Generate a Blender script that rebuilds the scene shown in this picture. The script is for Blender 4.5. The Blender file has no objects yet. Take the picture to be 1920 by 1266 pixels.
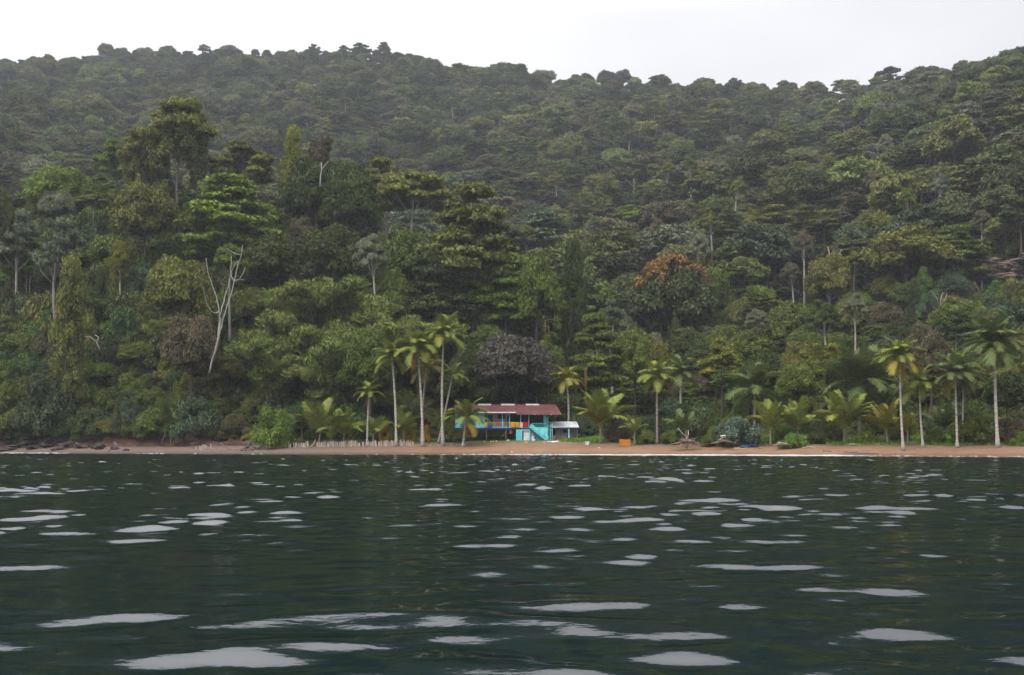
import bpy, math, random
import numpy as np
R = math.radians
rng = np.random.default_rng(11)
random.seed(11)
SC = bpy.context.scene
COL = SC.collection

# ------------------------------------------------------------------ camera, sky, sun, exposure
F, HOR, EYE = 2058.0, 834.7, 1.6          # focal length in photo pixels, horizon row, eye height (m)
cam_d = bpy.data.cameras.new('camera'); cam = bpy.data.objects.new('camera', cam_d); COL.objects.link(cam)
cam.location = (0, 0, EYE); cam.rotation_euler = (R(90), 0, 0)
cam_d.sensor_width = 36; cam_d.lens = 36 * F / 1920; cam_d.shift_y = (HOR - 633) / 1920
cam_d.clip_start = 0.5; cam_d.clip_end = 5000
SC.camera = cam

SUN_EL, SUN_AZ = 55, 215                   # soft light from high behind the left shoulder
world = bpy.data.worlds.new('World'); SC.world = world; world.use_nodes = True
wn, wl = world.node_tree.nodes, world.node_tree.links
wn.clear()
out = wn.new('ShaderNodeOutputWorld'); bg = wn.new('ShaderNodeBackground')
sky = wn.new('ShaderNodeTexSky'); sky.sky_type = 'NISHITA'; sky.sun_disc = False
sky.sun_elevation = R(SUN_EL); sky.sun_rotation = R(SUN_AZ); sky.dust_density = 4; sky.air_density = 1.5
bg.inputs['Strength'].default_value = 0.1
tc = wn.new('ShaderNodeTexCoord'); sep = wn.new('ShaderNodeSeparateXYZ')
wl.new(tc.outputs['Generated'], sep.inputs[0])
ramp = wn.new('ShaderNodeValToRGB')        # overcast cloud deck: brighter overhead than at the horizon
ramp.color_ramp.elements[0].position = 0.0; ramp.color_ramp.elements[0].color = (0.40, 0.41, 0.435, 1)
ramp.color_ramp.elements[1].position = 1.0; ramp.color_ramp.elements[1].color = (1.65, 1.65, 1.65, 1)
e = ramp.color_ramp.elements.new(0.36); e.color = (0.60, 0.59, 0.615, 1)
e = ramp.color_ramp.elements.new(0.60); e.color = (1.25, 1.255, 1.27, 1)
wl.new(sep.outputs['Z'], ramp.inputs[0])
nz = wn.new('ShaderNodeTexNoise'); nz.inputs['Scale'].default_value = 2.2; nz.inputs['Detail'].default_value = 3
mp = wn.new('ShaderNodeMapping'); mp.inputs['Scale'].default_value = (1, 1, 3.0)
wl.new(tc.outputs['Generated'], mp.inputs[0]); wl.new(mp.outputs[0], nz.inputs[0])
mr = wn.new('ShaderNodeMapRange'); mr.inputs['From Min'].default_value = 0.3; mr.inputs['From Max'].default_value = 0.7
mr.inputs['To Min'].default_value = 11.6; mr.inputs['To Max'].default_value = 14.4
wl.new(nz.outputs[0], mr.inputs[0])
mxr = wn.new('ShaderNodeMath'); mxr.operation = 'MULTIPLY_ADD'      # thinner cloud towards the left
mxr.inputs[1].default_value = -6.0
wl.new(sep.outputs['X'], mxr.inputs[0]); wl.new(mr.outputs[0], mxr.inputs[2])
vm = wn.new('ShaderNodeVectorMath'); vm.operation = 'SCALE'
wl.new(ramp.outputs[0], vm.inputs[0]); wl.new(mxr.outputs[0], vm.inputs['Scale'])
mx = wn.new('ShaderNodeMix'); mx.data_type = 'RGBA'; mx.inputs['Factor'].default_value = 0.93
wl.new(sky.outputs[0], mx.inputs[6]); wl.new(vm.outputs[0], mx.inputs[7])
wl.new(mx.outputs[2], bg.inputs['Color']); wl.new(bg.outputs[0], out.inputs['Surface'])

sun_d = bpy.data.lights.new('sun', 'SUN'); sun = bpy.data.objects.new('sun', sun_d); COL.objects.link(sun)
sun_d.energy = 1.5; sun_d.angle = R(25); sun_d.color = (1, 0.96, 0.9)
sun.rotation_euler = (R(90 - SUN_EL), 0, R(180 - SUN_AZ))
SC.view_settings.view_transform = 'Standard'; SC.view_settings.look = 'None'
SC.view_settings.exposure = 0.5; SC.view_settings.gamma = 1.0; SC.view_settings.use_curve_mapping = False
SC.render.engine = 'CYCLES'
SC.cycles.max_bounces = 5; SC.cycles.diffuse_bounces = 2; SC.cycles.transmission_bounces = 3
SC.cycles.transparent_max_bounces = 4; SC.cycles.volume_bounces = 0; SC.cycles.glossy_bounces = 3
SC.cycles.caustics_reflective = False; SC.cycles.caustics_refractive = False
SC.cycles.use_denoising = True

# ------------------------------------------------------------------ helpers: naming, parenting
def tag(o, label=None, cat=None, group=None, kind=None):
    if label: o['label'] = label
    if cat: o['category'] = cat
    if group: o['group'] = group
    if kind: o['kind'] = kind
    return o
def empty(name, loc, label=None, cat=None, group=None, rz=0):
    o = bpy.data.objects.new(name, None); COL.objects.link(o)
    o.location = loc; o.rotation_euler = (0, 0, rz); o.empty_display_size = .3
    return tag(o, label, cat, group)
def link(name, me, parent=None, loc=(0, 0, 0), rot=(0, 0, 0), scale=(1, 1, 1), color=None):
    o = bpy.data.objects.new(name, me); COL.objects.link(o)
    o.location = loc; o.rotation_euler = rot; o.scale = scale
    if parent: o.parent = parent
    if color is not None: o.color = (color[0], color[1], color[2], 1)
    return o
def np_mesh(name, V, faces, mats=(), smooth=False, midx=None, attrs=None):
    """faces: list of int arrays (n,k)"""
    me = bpy.data.meshes.new(name)
    V = np.asarray(V, np.float32)
    me.vertices.add(len(V)); me.vertices.foreach_set('co', V.ravel())
    loops = np.concatenate([f.ravel() for f in faces]).astype(np.int32)
    tot = np.concatenate([np.full(len(f), f.shape[1], np.int32) for f in faces])
    st = np.concatenate([[0], np.cumsum(tot)[:-1]]).astype(np.int32)
    me.loops.add(len(loops)); me.loops.foreach_set('vertex_index', loops)
    me.polygons.add(len(tot)); me.polygons.foreach_set('loop_start', st)
    try: me.polygons.foreach_set('loop_total', tot)
    except Exception: pass
    if midx is not None: me.polygons.foreach_set('material_index', np.asarray(midx, np.int32))
    me.polygons.foreach_set('use_smooth', np.full(len(tot), smooth, bool))
    for m in mats: me.materials.append(m)
    for k, v in (attrs or {}).items():
        a = me.attributes.new(k, 'FLOAT', 'POINT'); a.data.foreach_set('value', np.asarray(v, np.float32))
    me.update(calc_edges=True)
    return me

class MB:
    """collects boxes, tubes and polygons into one mesh (world coordinates)"""
    def __init__(s): s.v = []; s.f = []
    def add(s, V, Fs):
        b = len(s.v); s.v += [tuple(map(float, p)) for p in V]; s.f += [tuple(i + b for i in f) for f in Fs]; return s
    def box(s, x0, x1, y0, y1, z0, z1):
        return s.add([(x0, y0, z0), (x1, y0, z0), (x1, y1, z0), (x0, y1, z0), (x0, y0, z1), (x1, y0, z1), (x1, y1, z1), (x0, y1, z1)],
                     [(3, 2, 1, 0), (4, 5, 6, 7), (0, 1, 5, 4), (1, 2, 6, 5), (2, 3, 7, 6), (3, 0, 4, 7)])
    def tube(s, pts, rad, n=7, cap=True):
        pts = np.asarray(pts, float); m = len(pts)
        rad = np.full(m, rad) if np.isscalar(rad) else np.asarray(rad, float)
        T = np.gradient(pts, axis=0); T /= np.linalg.norm(T, axis=1)[:, None] + 1e-9
        up = np.array([0, 1, 0.]) if abs(T[0][1]) < .9 else np.array([1., 0, 0])
        V = []
        for p, t, r in zip(pts, T, rad):
            a = np.cross(t, up); a /= np.linalg.norm(a) + 1e-9; b = np.cross(t, a)
            for k in range(n):
                q = 2 * math.pi * k / n
                V.append(p + r * (math.cos(q) * a + math.sin(q) * b))
        Fs = [(i * n + k, i * n + (k + 1) % n, (i + 1) * n + (k + 1) % n, (i + 1) * n + k) for i in range(m - 1) for k in range(n)]
        if cap: Fs += [tuple(range(n))[::-1], tuple((m - 1) * n + k for k in range(n))]
        return s.add(V, Fs)
    def prism(s, poly, y0, y1):
        """polygon given in (x,z), extruded from y0 to y1"""
        n = len(poly); V = [(x, y0, z) for x, z in poly] + [(x, y1, z) for x, z in poly]
        return s.add(V, [tuple(range(n)), tuple(range(2 * n - 1, n - 1, -1))] + [(i, i + n, (i + 1) % n + n, (i + 1) % n) for i in range(n)])
    def build(s, name, mat, parent=None, color=None, smooth=False, origin=None):
        if origin is not None: o3 = np.array(origin, float)
        else:
            o3 = np.zeros(3); q = parent
            while q: o3 = o3 + np.array(q.matrix_basis.translation); q = q.parent
        me = bpy.data.meshes.new(name)
        me.from_pydata([tuple(np.array(p) - o3) for p in s.v], [], s.f)
        if mat: me.materials.append(mat)
        if smooth: me.polygons.foreach_set('use_smooth', [True] * len(me.polygons))
        return link(name, me, parent, loc=(0, 0, 0) if (parent or origin is None) else tuple(o3), color=color)

def at(px, py, Y):
    return np.array(((px - 960) * Y / F, Y, EYE + (HOR - py) * Y / F))
def X_(px, Y): return (px - 960) * Y / F
def Z_(py, Y): return EYE + (HOR - py) * Y / F

# ------------------------------------------------------------------ materials
def mat_new(name):
    m = bpy.data.materials.new(name); m.use_nodes = True
    n, l = m.node_tree.nodes, m.node_tree.links; n.clear()
    o = n.new('ShaderNodeOutputMaterial'); return m, n, l, o
def noise(n, l, scale, detail=3, coord='Object', rough=.55):
    t = n.new('ShaderNodeTexCoord'); x = n.new('ShaderNodeTexNoise')
    x.inputs['Scale'].default_value = scale; x.inputs['Detail'].default_value = detail; x.inputs['Roughness'].default_value = rough
    l.new(t.outputs[coord], x.inputs['Vector']); return x
def maprange(n, l, src, a, b, c, d):
    m = n.new('ShaderNodeMapRange'); l.new(src, m.inputs[0])
    for i, v in zip((1, 2, 3, 4), (a, b, c, d)): m.inputs[i].default_value = v
    return m.outputs[0]
def mul(n, l, a, b):
    m = n.new('ShaderNodeMath'); m.operation = 'MULTIPLY'; l.new(a, m.inputs[0])
    if isinstance(b, float): m.inputs[1].default_value = b
    else: l.new(b, m.inputs[1])
    return m.outputs[0]
def leaf_material(name, instanced=False):
    m, n, l, o = mat_new(name)
    if instanced:
        a = n.new('ShaderNodeAttribute'); a.attribute_type = 'INSTANCER'; a.attribute_name = 'tint'; col = a.outputs['Color']
    else:
        a = n.new('ShaderNodeObjectInfo'); col = a.outputs['Color']
    tone = n.new('ShaderNodeAttribute'); tone.attribute_name = 'tone'
    nz = noise(n, l, .22, 2)
    k1 = maprange(n, l, nz.outputs[0], .3, .7, .7, 1.35)
    k2 = maprange(n, l, tone.outputs['Fac'], 0, 1, .72, 1.28)
    k = mul(n, l, k1, k2)
    sc = n.new('ShaderNodeVectorMath'); sc.operation = 'SCALE'; l.new(col, sc.inputs[0]); l.new(k, sc.inputs['Scale'])
    hs = n.new('ShaderNodeHueSaturation'); l.new(sc.outputs[0], hs.inputs['Color'])
    l.new(maprange(n, l, tone.outputs['Fac'], 0, 1, .515, .485), hs.inputs['Hue'])
    d = n.new('ShaderNodeBsdfDiffuse'); t = n.new('ShaderNodeBsdfTranslucent'); g = n.new('ShaderNodeBsdfGlossy')
    g.inputs['Roughness'].default_value = .45; g.inputs['Color'].default_value = (.8, .85, .9, 1)
    l.new(hs.outputs[0], d.inputs['Color']); l.new(hs.outputs[0], t.inputs['Color'])
    ms = n.new('ShaderNodeMixShader'); ms.inputs[0].default_value = .2; l.new(d.outputs[0], ms.inputs[1]); l.new(t.outputs[0], ms.inputs[2])
    mg = n.new('ShaderNodeMixShader'); mg.inputs[0].default_value = .012; l.new(ms.outputs[0], mg.inputs[1]); l.new(g.outputs[0], mg.inputs[2])
    l.new(mg.outputs[0], o.inputs['Surface']); return m
LEAF = leaf_material('leaf'); LEAF_FAR = leaf_material('leaf_scattered', True)
def object_color_material(name, scale, lo, hi, rough=.9, stretch=(1, 1, 1), bump=0.0):
    m, n, l, o = mat_new(name); a = n.new('ShaderNodeObjectInfo')
    t = n.new('ShaderNodeTexCoord'); mp = n.new('ShaderNodeMapping'); mp.inputs['Scale'].default_value = stretch
    l.new(t.outputs['Object'], mp.inputs[0]); x = n.new('ShaderNodeTexNoise'); x.inputs['Scale'].default_value = scale; x.inputs['Detail'].default_value = 4
    l.new(mp.outputs[0], x.inputs['Vector'])
    k = maprange(n, l, x.outputs[0], .3, .7, lo, hi)
    sc = n.new('ShaderNodeVectorMath'); sc.operation = 'SCALE'; l.new(a.outputs['Color'], sc.inputs[0]); l.new(k, sc.inputs['Scale'])
    p = n.new('ShaderNodeBsdfPrincipled'); p.inputs['Roughness'].default_value = rough; p.inputs['Specular IOR Level'].default_value = .25
    l.new(sc.outputs[0], p.inputs['Base Color'])
    if bump:
        b = n.new('ShaderNodeBump'); b.inputs['Strength'].default_value = bump; l.new(x.outputs[0], b.inputs['Height']); l.new(b.outputs[0], p.inputs['Normal'])
    l.new(p.outputs[0], o.inputs['Surface']); return m
BARK = object_color_material('bark', 1.2, .55, 1.25, stretch=(1, 1, .5), bump=.3)
PALM_BARK = object_color_material('palm_bark', 3.0, .45, 1.2, stretch=(.3, .3, 2.2), bump=.3)
WOOD = object_color_material('weathered_wood', 3.0, .6, 1.25, stretch=(2, 2, .4), bump=.2)
PAINT = object_color_material('painted_wall', 1.3, .78, 1.1, rough=.6, stretch=(1, 1, .5))
CLOTH = object_color_material('cloth', 2.0, .85, 1.1, rough=1)
ROCK = object_color_material('rock', .9, .5, 1.4, bump=.6)
TIN = object_color_material('tin_roof', .9, .62, 1.2, rough=.55, stretch=(1, .4, 1))
def bark_far():
    m, n, l, o = mat_new('bark_scattered'); d = n.new('ShaderNodeBsdfDiffuse')
    oi = n.new('ShaderNodeObjectInfo'); c = n.new('ShaderNodeValToRGB')
    c.color_ramp.elements[0].color = (.09, .07, .055, 1); c.color_ramp.elements[1].color = (.33, .3, .26, 1); c.color_ramp.elements[0].position = .4
    l.new(oi.outputs['Random'], c.inputs[0]); l.new(c.outputs[0], d.inputs['Color']); l.new(d.outputs[0], o.inputs['Surface']); return m
BARK_FAR = bark_far()
def ground_material(name, c1, c2, scale, c3=None, bump=.3, fine=3.0, rough=.95):
    m, n, l, o = mat_new(name)
    a = noise(n, l, scale, 5); b = noise(n, l, fine, 4)
    r = n.new('ShaderNodeValToRGB'); r.color_ramp.elements[0].position = .35; r.color_ramp.elements[1].position = .65
    r.color_ramp.elements[0].color = (*c1, 1); r.color_ramp.elements[1].color = (*c2, 1)
    if c3: e = r.color_ramp.elements.new(.5); e.color = (*c3, 1)
    l.new(a.outputs[0], r.inputs[0])
    sc = n.new('ShaderNodeVectorMath'); sc.operation = 'SCALE'; l.new(r.outputs[0], sc.inputs[0])
    l.new(maprange(n, l, b.outputs[0], .3, .7, .75, 1.25), sc.inputs['Scale'])
    p = n.new('ShaderNodeBsdfPrincipled'); p.inputs['Roughness'].default_value = rough; p.inputs['Specular IOR Level'].default_value = .2
    l.new(sc.outputs[0], p.inputs['Base Color'])
    bu = n.new('ShaderNodeBump'); bu.inputs['Strength'].default_value = bump; bu.inputs['Distance'].default_value = .2
    l.new(b.outputs[0], bu.inputs['Height']); l.new(bu.outputs[0], p.inputs['Normal'])
    l.new(p.outputs[0], o.inputs['Surface']); return m
SOIL = ground_material('forest_soil', (.018, .02, .009), (.04, .035, .018), .15, fine=1.2)
BANK = ground_material('bank_soil', (.038, .022, .017), (.095, .050, .037), .25, fine=1.6, bump=.8)
LAWN = ground_material('lawn_soil', (.075, .125, .025), (.15, .12, .06), .12, c3=(.09, .14, .03), fine=2.0)
def beach_material():
    m, n, l, o = mat_new('beach_sand')
    t = n.new('ShaderNodeTexCoord'); s = n.new('ShaderNodeSeparateXYZ'); l.new(t.outputs['Object'], s.inputs[0])
    a = noise(n, l, .35, 5); b = noise(n, l, 2.6, 5, rough=.7)
    r = n.new('ShaderNodeValToRGB'); r.color_ramp.elements[0].position = .3; r.color_ramp.elements[1].position = .7
    r.color_ramp.elements[0].color = (.165, .090, .050, 1); r.color_ramp.elements[1].color = (.22, .124, .073, 1); l.new(a.outputs[0], r.inputs[0])
    g = n.new('ShaderNodeRGB'); g.outputs[0].default_value = (.125, .088, .070, 1)       # grey shingle towards the left end and along the top
    fx = maprange(n, l, s.outputs['X'], -36, -10, 1, 0); fz = maprange(n, l, s.outputs['Z'], 1.0, 1.5, 0, .6)
    mxm = n.new('ShaderNodeMath'); mxm.operation = 'MAXIMUM'; l.new(fx, mxm.inputs[0]); l.new(mul(n, l, fz, maprange(n, l, b.outputs[0], .4, .6, .2, 1)), mxm.inputs[1])
    m1 = n.new('ShaderNodeMix'); m1.data_type = 'RGBA'; l.new(mxm.outputs[0], m1.inputs[0]); l.new(r.outputs[0], m1.inputs[6]); l.new(g.outputs[0], m1.inputs[7])
    wet = maprange(n, l, s.outputs['Z'], .12, .5, .55, 1)                               # sand wetted by the swash
    k = mul(n, l, wet, maprange(n, l, b.outputs[0], .3, .7, .8, 1.2))
    sc = n.new('ShaderNodeVectorMath'); sc.operation = 'SCALE'; l.new(m1.outputs[2], sc.inputs[0]); l.new(k, sc.inputs['Scale'])
    p = n.new('ShaderNodeBsdfPrincipled'); l.new(sc.outputs[0], p.inputs['Base Color']); l.new(maprange(n, l, s.outputs['Z'], .1, .5, .45, .95), p.inputs['Roughness'])
    p.inputs['Specular IOR Level'].default_value = .3
    bu = n.new('ShaderNodeBump'); bu.inputs['Strength'].default_value = .4; bu.inputs['Distance'].default_value = .1; l.new(b.outputs[0], bu.inputs['Height']); l.new(bu.outputs[0], p.inputs['Normal'])
    l.new(p.outputs[0], o.inputs['Surface']); return m
def water_material():
    m, n, l, o = mat_new('sea_water')
    t = n.new('ShaderNodeTexCoord'); mp = n.new('ShaderNodeMapping'); mp.inputs['Scale'].default_value = (1, 1.5, 1)
    l.new(t.outputs['Object'], mp.inputs[0])
    x = n.new('ShaderNodeTexNoise'); x.inputs['Scale'].default_value = 5.0; x.inputs['Detail'].default_value = 3; l.new(mp.outputs[0], x.inputs['Vector'])
    bu = n.new('ShaderNodeBump'); bu.inputs['Strength'].default_value = .12; bu.inputs['Distance'].default_value = .03
    l.new(x.outputs[0], bu.inputs['Height'])
    fr = n.new('ShaderNodeFresnel'); fr.inputs['IOR'].default_value = 2.1; l.new(bu.outputs[0], fr.inputs['Normal'])
    d = n.new('ShaderNodeBsdfDiffuse'); d.inputs['Color'].default_value = (.0006, .0085, .0110, 1)
    g = n.new('ShaderNodeBsdfGlossy'); g.inputs['Roughness'].default_value = .03; l.new(bu.outputs[0], g.inputs['Normal'])
    ms = n.new('ShaderNodeMixShader'); l.new(fr.outputs[0], ms.inputs[0]); l.new(d.outputs[0], ms.inputs[1]); l.new(g.outputs[0], ms.inputs[2])
    l.new(ms.outputs[0], o.inputs['Surface']); return m
def plain(name, c, rough=.8):
    m, n, l, o = mat_new(name); p = n.new('ShaderNodeBsdfPrincipled'); p.inputs['Roughness'].default_value = rough
    nz = noise(n, l, 2.0, 3); sc = n.new('ShaderNodeVectorMath'); sc.operation = 'SCALE'; sc.inputs[0].default_value = c
    l.new(maprange(n, l, nz.outputs[0], .3, .7, .85, 1.12), sc.inputs['Scale']); l.new(sc.outputs[0], p.inputs['Base Color'])
    l.new(p.outputs[0], o.inputs['Surface']); return m

# ------------------------------------------------------------------ terrain
def sn(X, Y, lam, seed):
    r = np.random.default_rng(seed); v = 0
    for k in range(6):
        a = r.uniform(0, 2 * math.pi); q = 2 * math.pi / (lam * r.uniform(.6, 1.6)); v = v + np.sin(q * (X * math.cos(a) + Y * math.sin(a)) + r.uniform(0, 6.28))
    return v / 2.5
KPX = np.array([-400, 0, 200, 320, 480, 600, 700, 880, 1000, 1100, 1300, 1500, 1700, 1920, 2300], float)
YW  = np.array([235, 215, 205, 199, 191, 187.5, 185.5, 182, 179, 176, 170, 163, 156, 148, 132], float)       # water line
BTD = np.array([12, 12, 12, 12, 13, 14, 15, 16.5, 17, 17, 16, 15, 14, 14, 14], float)                        # depth of beach
BTZ = np.array([1.3, 1.3, 1.3, 1.3, 1.5, 1.85, 2.0, 2.1, 2.2, 2.15, 1.85, 1.70, 1.62, 1.55, 1.55])
FTD = np.array([17, 17, 17, 17, 20, 24, 28, 33, 36, 38, 38, 38, 36, 34, 34], float)                          # foot of the hill
FTZ = np.array([5.4, 5.2, 5, 4.2, 3.2, 3, 3.2, 3.6, 3.7, 3.8, 3.8, 3.7, 3.6, 3.5, 3.5])
CRY = np.array([305, 295, 295, 290, 290, 289, 285, 262, 250, 248, 242, 236, 226, 215, 200], float)           # crest of the near spur
CRZ = np.array([52, 54, 61, 62, 57, 53, 46, 31, 19, 12, 9.5, 9.5, 9.5, 10, 15], float)
VAY = np.array([360, 345, 345, 345, 345, 345, 340, 320, 310, 302, 300, 290, 280, 270, 255], float)           # dip behind it
VAZ = np.array([48, 47, 50, 48, 43, 40, 36, 28, 25, 23, 26, 27, 28, 32, 45], float)
MIY = np.array([520, 520, 520, 520, 515, 510, 508, 500, 490, 482, 478, 460, 430, 400, 375], float)
MIZ = np.array([145, 138, 125, 118, 112, 110, 109, 108, 105, 104, 108, 110, 113, 120, 132], float)
MIZ = 1.6 + (MIZ - 1.6) * 1.15; MIY = MIY * 1.15
RIDY = np.interp(KPX, [-400, 0, 700, 1100, 1500, 1920, 2300], [1100, 1080, 1040, 960, 850, 700, 640])
RPX = np.array([-400, 0, 60, 150, 200, 300, 440, 490, 560, 610, 660, 750, 830, 900, 1000, 1050, 1110, 1170, 1220, 1340, 1400, 1460, 1500, 1590, 1640, 1700, 1740, 1800, 1860, 1890, 1920, 2300], float)
RPY = np.array([135, 120, 118, 114, 102, 98, 95, 107, 106, 96, 88, 101, 121, 128, 143, 153, 154, 144, 150, 152, 164, 169, 176, 174, 166, 150, 138, 144, 140, 122, 110, 80], float)   # canopy skyline rows
def knots(px):
    px = np.asarray(px, float); g = lambda a: np.interp(px, KPX, a)
    yw = g(YW); ry = g(RIDY); rz = EYE + (HOR - np.interp(px, RPX, RPY)) * ry / F - 17
    Y = np.stack([yw - 14, yw, yw + g(BTD), yw + g(FTD), g(CRY), g(VAY), g(MIY), ry, ry + 60, np.full_like(px, 1400)], -1)
    Z = np.stack([np.full_like(px, -1.6), 0 * px, g(BTZ), g(FTZ), g(CRZ), g(VAZ), g(MIZ), rz, rz - 6, rz * .55], -1)
    return Y, Z
def rough_z(X, Y, Yk, Zk):
    w = np.clip((Y - Yk[..., 3]) / 40, 0, 1) * np.clip((Yk[..., 7] - Y) / 60, .15, 1)
    return w * (2.2 * sn(X, Y, 55, 3) + 3.5 * sn(X, Y, 130, 4) * np.clip((Y - 330) / 80, 0, 1))
def ground(px, Y):
    px = float(px); Yk, Zk = knots(px); X = X_(px, Y)
    return float(np.interp(Y, Yk, Zk) + rough_z(X, Y, Yk, Zk))
def ground_xy(X, Y): return ground(960 + F * X / Y, Y)
pxs = np.concatenate([np.arange(-400, 0, 25), np.arange(0, 1920, 6), np.arange(1920, 2301, 25)]).astype(float)
Yk, Zk = knots(pxs)
def land(name, k0, k1, nsub, mat, keep=None, jitter=0.0, kind='structure'):
    rows = []
    for k in range(k0, k1):
        n = nsub[k - k0]
        for i in range(n): rows.append((k, i / n))
    rows.append((k1 - 1, 1.0))
    Ys = np.stack([Yk[:, k] * (1 - t) + Yk[:, k + 1] * t for k, t in rows]); Zs = np.stack([Zk[:, k] * (1 - t) + Zk[:, k + 1] * t for k, t in rows])
    Xs = (pxs - 960)[None] * Ys / F
    Zs = Zs + rough_z(Xs, Ys, Yk[None], Zk[None])
    if jitter:
        w = np.ones(len(rows)); w[0] = w[-1] = 0
        Zs = Zs + jitter * w[:, None] * (sn(Xs, Ys, 2.4, 21) + .6 * sn(Xs, Ys, 1.1, 22))
    m, n = Zs.shape
    idx = np.arange(m * n).reshape(m, n)
    q = np.stack([idx[:-1, :-1], idx[:-1, 1:], idx[1:, 1:], idx[1:, :-1]], -1)
    if keep is not None:
        c = (pxs[:-1] + pxs[1:]) / 2; q = q[:, keep(c)]
    me = np_mesh(name, np.stack([Xs, Ys, Zs], -1).reshape(-1, 3), [q.reshape(-1, 4)], [mat], smooth=True)
    o = link(name, me); return tag(o, kind=kind)
land('beach', 0, 2, (4, 14), beach_material(), jitter=.03)
land('soil_bank', 2, 3, (12,), BANK, keep=lambda c: c < 480, jitter=.25)
land('lawn', 2, 3, (12,), LAWN, keep=lambda c: c >= 480, jitter=.04)
land('hillside', 3, 9, (10, 6, 12, 14, 4, 3), SOIL)

# ------------------------------------------------------------------ sea with real waves
def make_water():
    ys = [5.0]; 
    while ys[-1] < 245: ys.append(ys[-1] + min(.30, max(.045, ys[-1] * .0055)))
    ys = np.array(ys); us = np.linspace(-.62, .62, 620)
    Y = ys[:, None] + 0 * us[None]; X = us[None] * ys[:, None]
    H = np.zeros_like(X); r = np.random.default_rng(47)
    N = 64
    breeze = np.clip((Y - 14) / 45, 0, 1)
    for i in range(N):
        lam = .5 * (5.5 / .5) ** ((i + r.random()) / N)
        ang = r.normal(0, R(28)) + R(-90)
        k = 2 * math.pi / lam
        s = .0138 * (1.0 if lam < 2.0 else (2.0 / lam) ** 1.6)
        if lam < 1.9: s = s * (1.42 + 1.3 * breeze)
        H += s / k * np.sin(k * (X * math.cos(ang) + Y * math.sin(ang)) + r.uniform(0, 6.28))
    # groups: calmer and livelier stretches
    H *= .9 + .25 * sn(X, Y, 14, 8)
    H *= .80 + .20 * np.clip((Y - 12) / 26, 0, 1)
    H *= np.clip((np.interp(960 + F * X / Y, KPX, YW) - Y) / 9, .25, 1)
    # damp towards the beach
    m, n = X.shape
    V = np.stack([X, Y, H], -1).reshape(-1, 3)
    idx = np.arange(m * n).reshape(m, n)
    q = np.stack([idx[:-1, :-1], idx[:-1, 1:], idx[1:, 1:], idx[1:, :-1]], -1).reshape(-1, 4)
    # flat apron to the sides and behind the boat
    b = len(V)
    ex = [(-640, -60, -.03), (640, -60, -.03), (640, 5, -.03), (-640, 5, -.03)]
    L0, L1 = (us[0] * 5, 5), (us[0] * ys[-1], ys[-1])
    side = [(-640, 5, -.03), (L0[0], 5, -.03), (L1[0], L1[1], -.03), (-640, L1[1], -.03), (-L0[0], 5, -.03), (640, 5, -.03), (640, L1[1], -.03), (-L1[0], L1[1], -.03)]
    V = np.concatenate([V, np.array(ex + side)])
    q2 = np.array([[0, 1, 2, 3], [4, 5, 6, 7], [8, 9, 10, 11]]) + b
    me = np_mesh('sea', V, [np.concatenate([q, q2])], [water_material()], smooth=True)
    tag(link('sea', me), kind='structure')
make_water()
def make_foam():
    m = MB(); r = np.random.default_rng(9); V = []; q = []
    pp = np.arange(-60, 1990, 4.0)
    wet = np.interp(pp, [-60, 0, 110, 130, 250, 290, 330, 345, 480, 520, 840, 870, 960, 1150, 1400, 1560, 1640, 1990], [.5, .8, .6, .05, .05, .6, .05, .05, .15, .1, .1, .3, .8, 1, 1.4, 1.3, .35, .3])
    for i, p in enumerate(pp):
        yw = np.interp(p, KPX, YW); wv = .5 * math.sin(p * .021) + .35 * math.sin(p * .057 + 1) + r.normal(0, .12)
        w = max(.05, wet[i] * (1.2 + .5 * math.sin(p * .09) + r.normal(0, .2)))
        hh = .12 * min(1.2, wet[i]) * r.uniform(.6, 1.15)
        for d, dz in ((wv * .6 - 1.2 - w, -.05), (wv * .6 - .7, hh * .75), (wv * .6 - .2, hh), (wv * .6 + .5 + w, .05)):
            y = yw + d; zz = max(np.interp(y, [yw - 14, yw, yw + 12], [-1.6, 0, 1.3]), 0) * .6 + dz
            V.append((X_(p, y), y, zz))
    n = len(pp)
    f = np.array([[i * 4 + k, i * 4 + 4 + k, i * 4 + 5 + k, i * 4 + 1 + k] for i in range(n - 1) for k in range(3) if wet[i] > r.uniform(0, 1.0)])
    me = np_mesh('surf_foam', np.array(V), [f], [plain('foam', (.36, .38, .38))], smooth=True)
    tag(link('surf_foam', me), 'thin white line of surf foam along the water edge', kind='stuff')
make_foam()

# ------------------------------------------------------------------ foliage meshes
def norm(v): return v / (np.linalg.norm(v, axis=-1, keepdims=True) + 1e-9)
def leaf_cards(P, N, L, W, r, droop=.35, dirs=None):
    """bent rhombic leaf sprays at points P facing N"""
    n = len(P); rand = r.normal(size=(n, 3))
    D = norm(np.cross(N, rand)) if dirs is None else norm(dirs)
    D = norm(D + np.array([0, 0, -droop])); S = norm(np.cross(D, N)); L = L * r.uniform(.7, 1.35, n)[:, None]; W = W * r.uniform(.7, 1.3, n)[:, None]
    Nn = norm(np.cross(S, D))
    a = P - D * L * .5; b = P + S * W * .5 - Nn * W * .12; c = P + D * L * .5 - Nn * L * .12; d = P - S * W * .5 - Nn * W * .12
    V = np.stack([a, b, c, d], 1).reshape(-1, 3)
    q = np.arange(4 * n).reshape(n, 4); tone = np.repeat(r.random(n), 4)
    return V, q, tone
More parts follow.
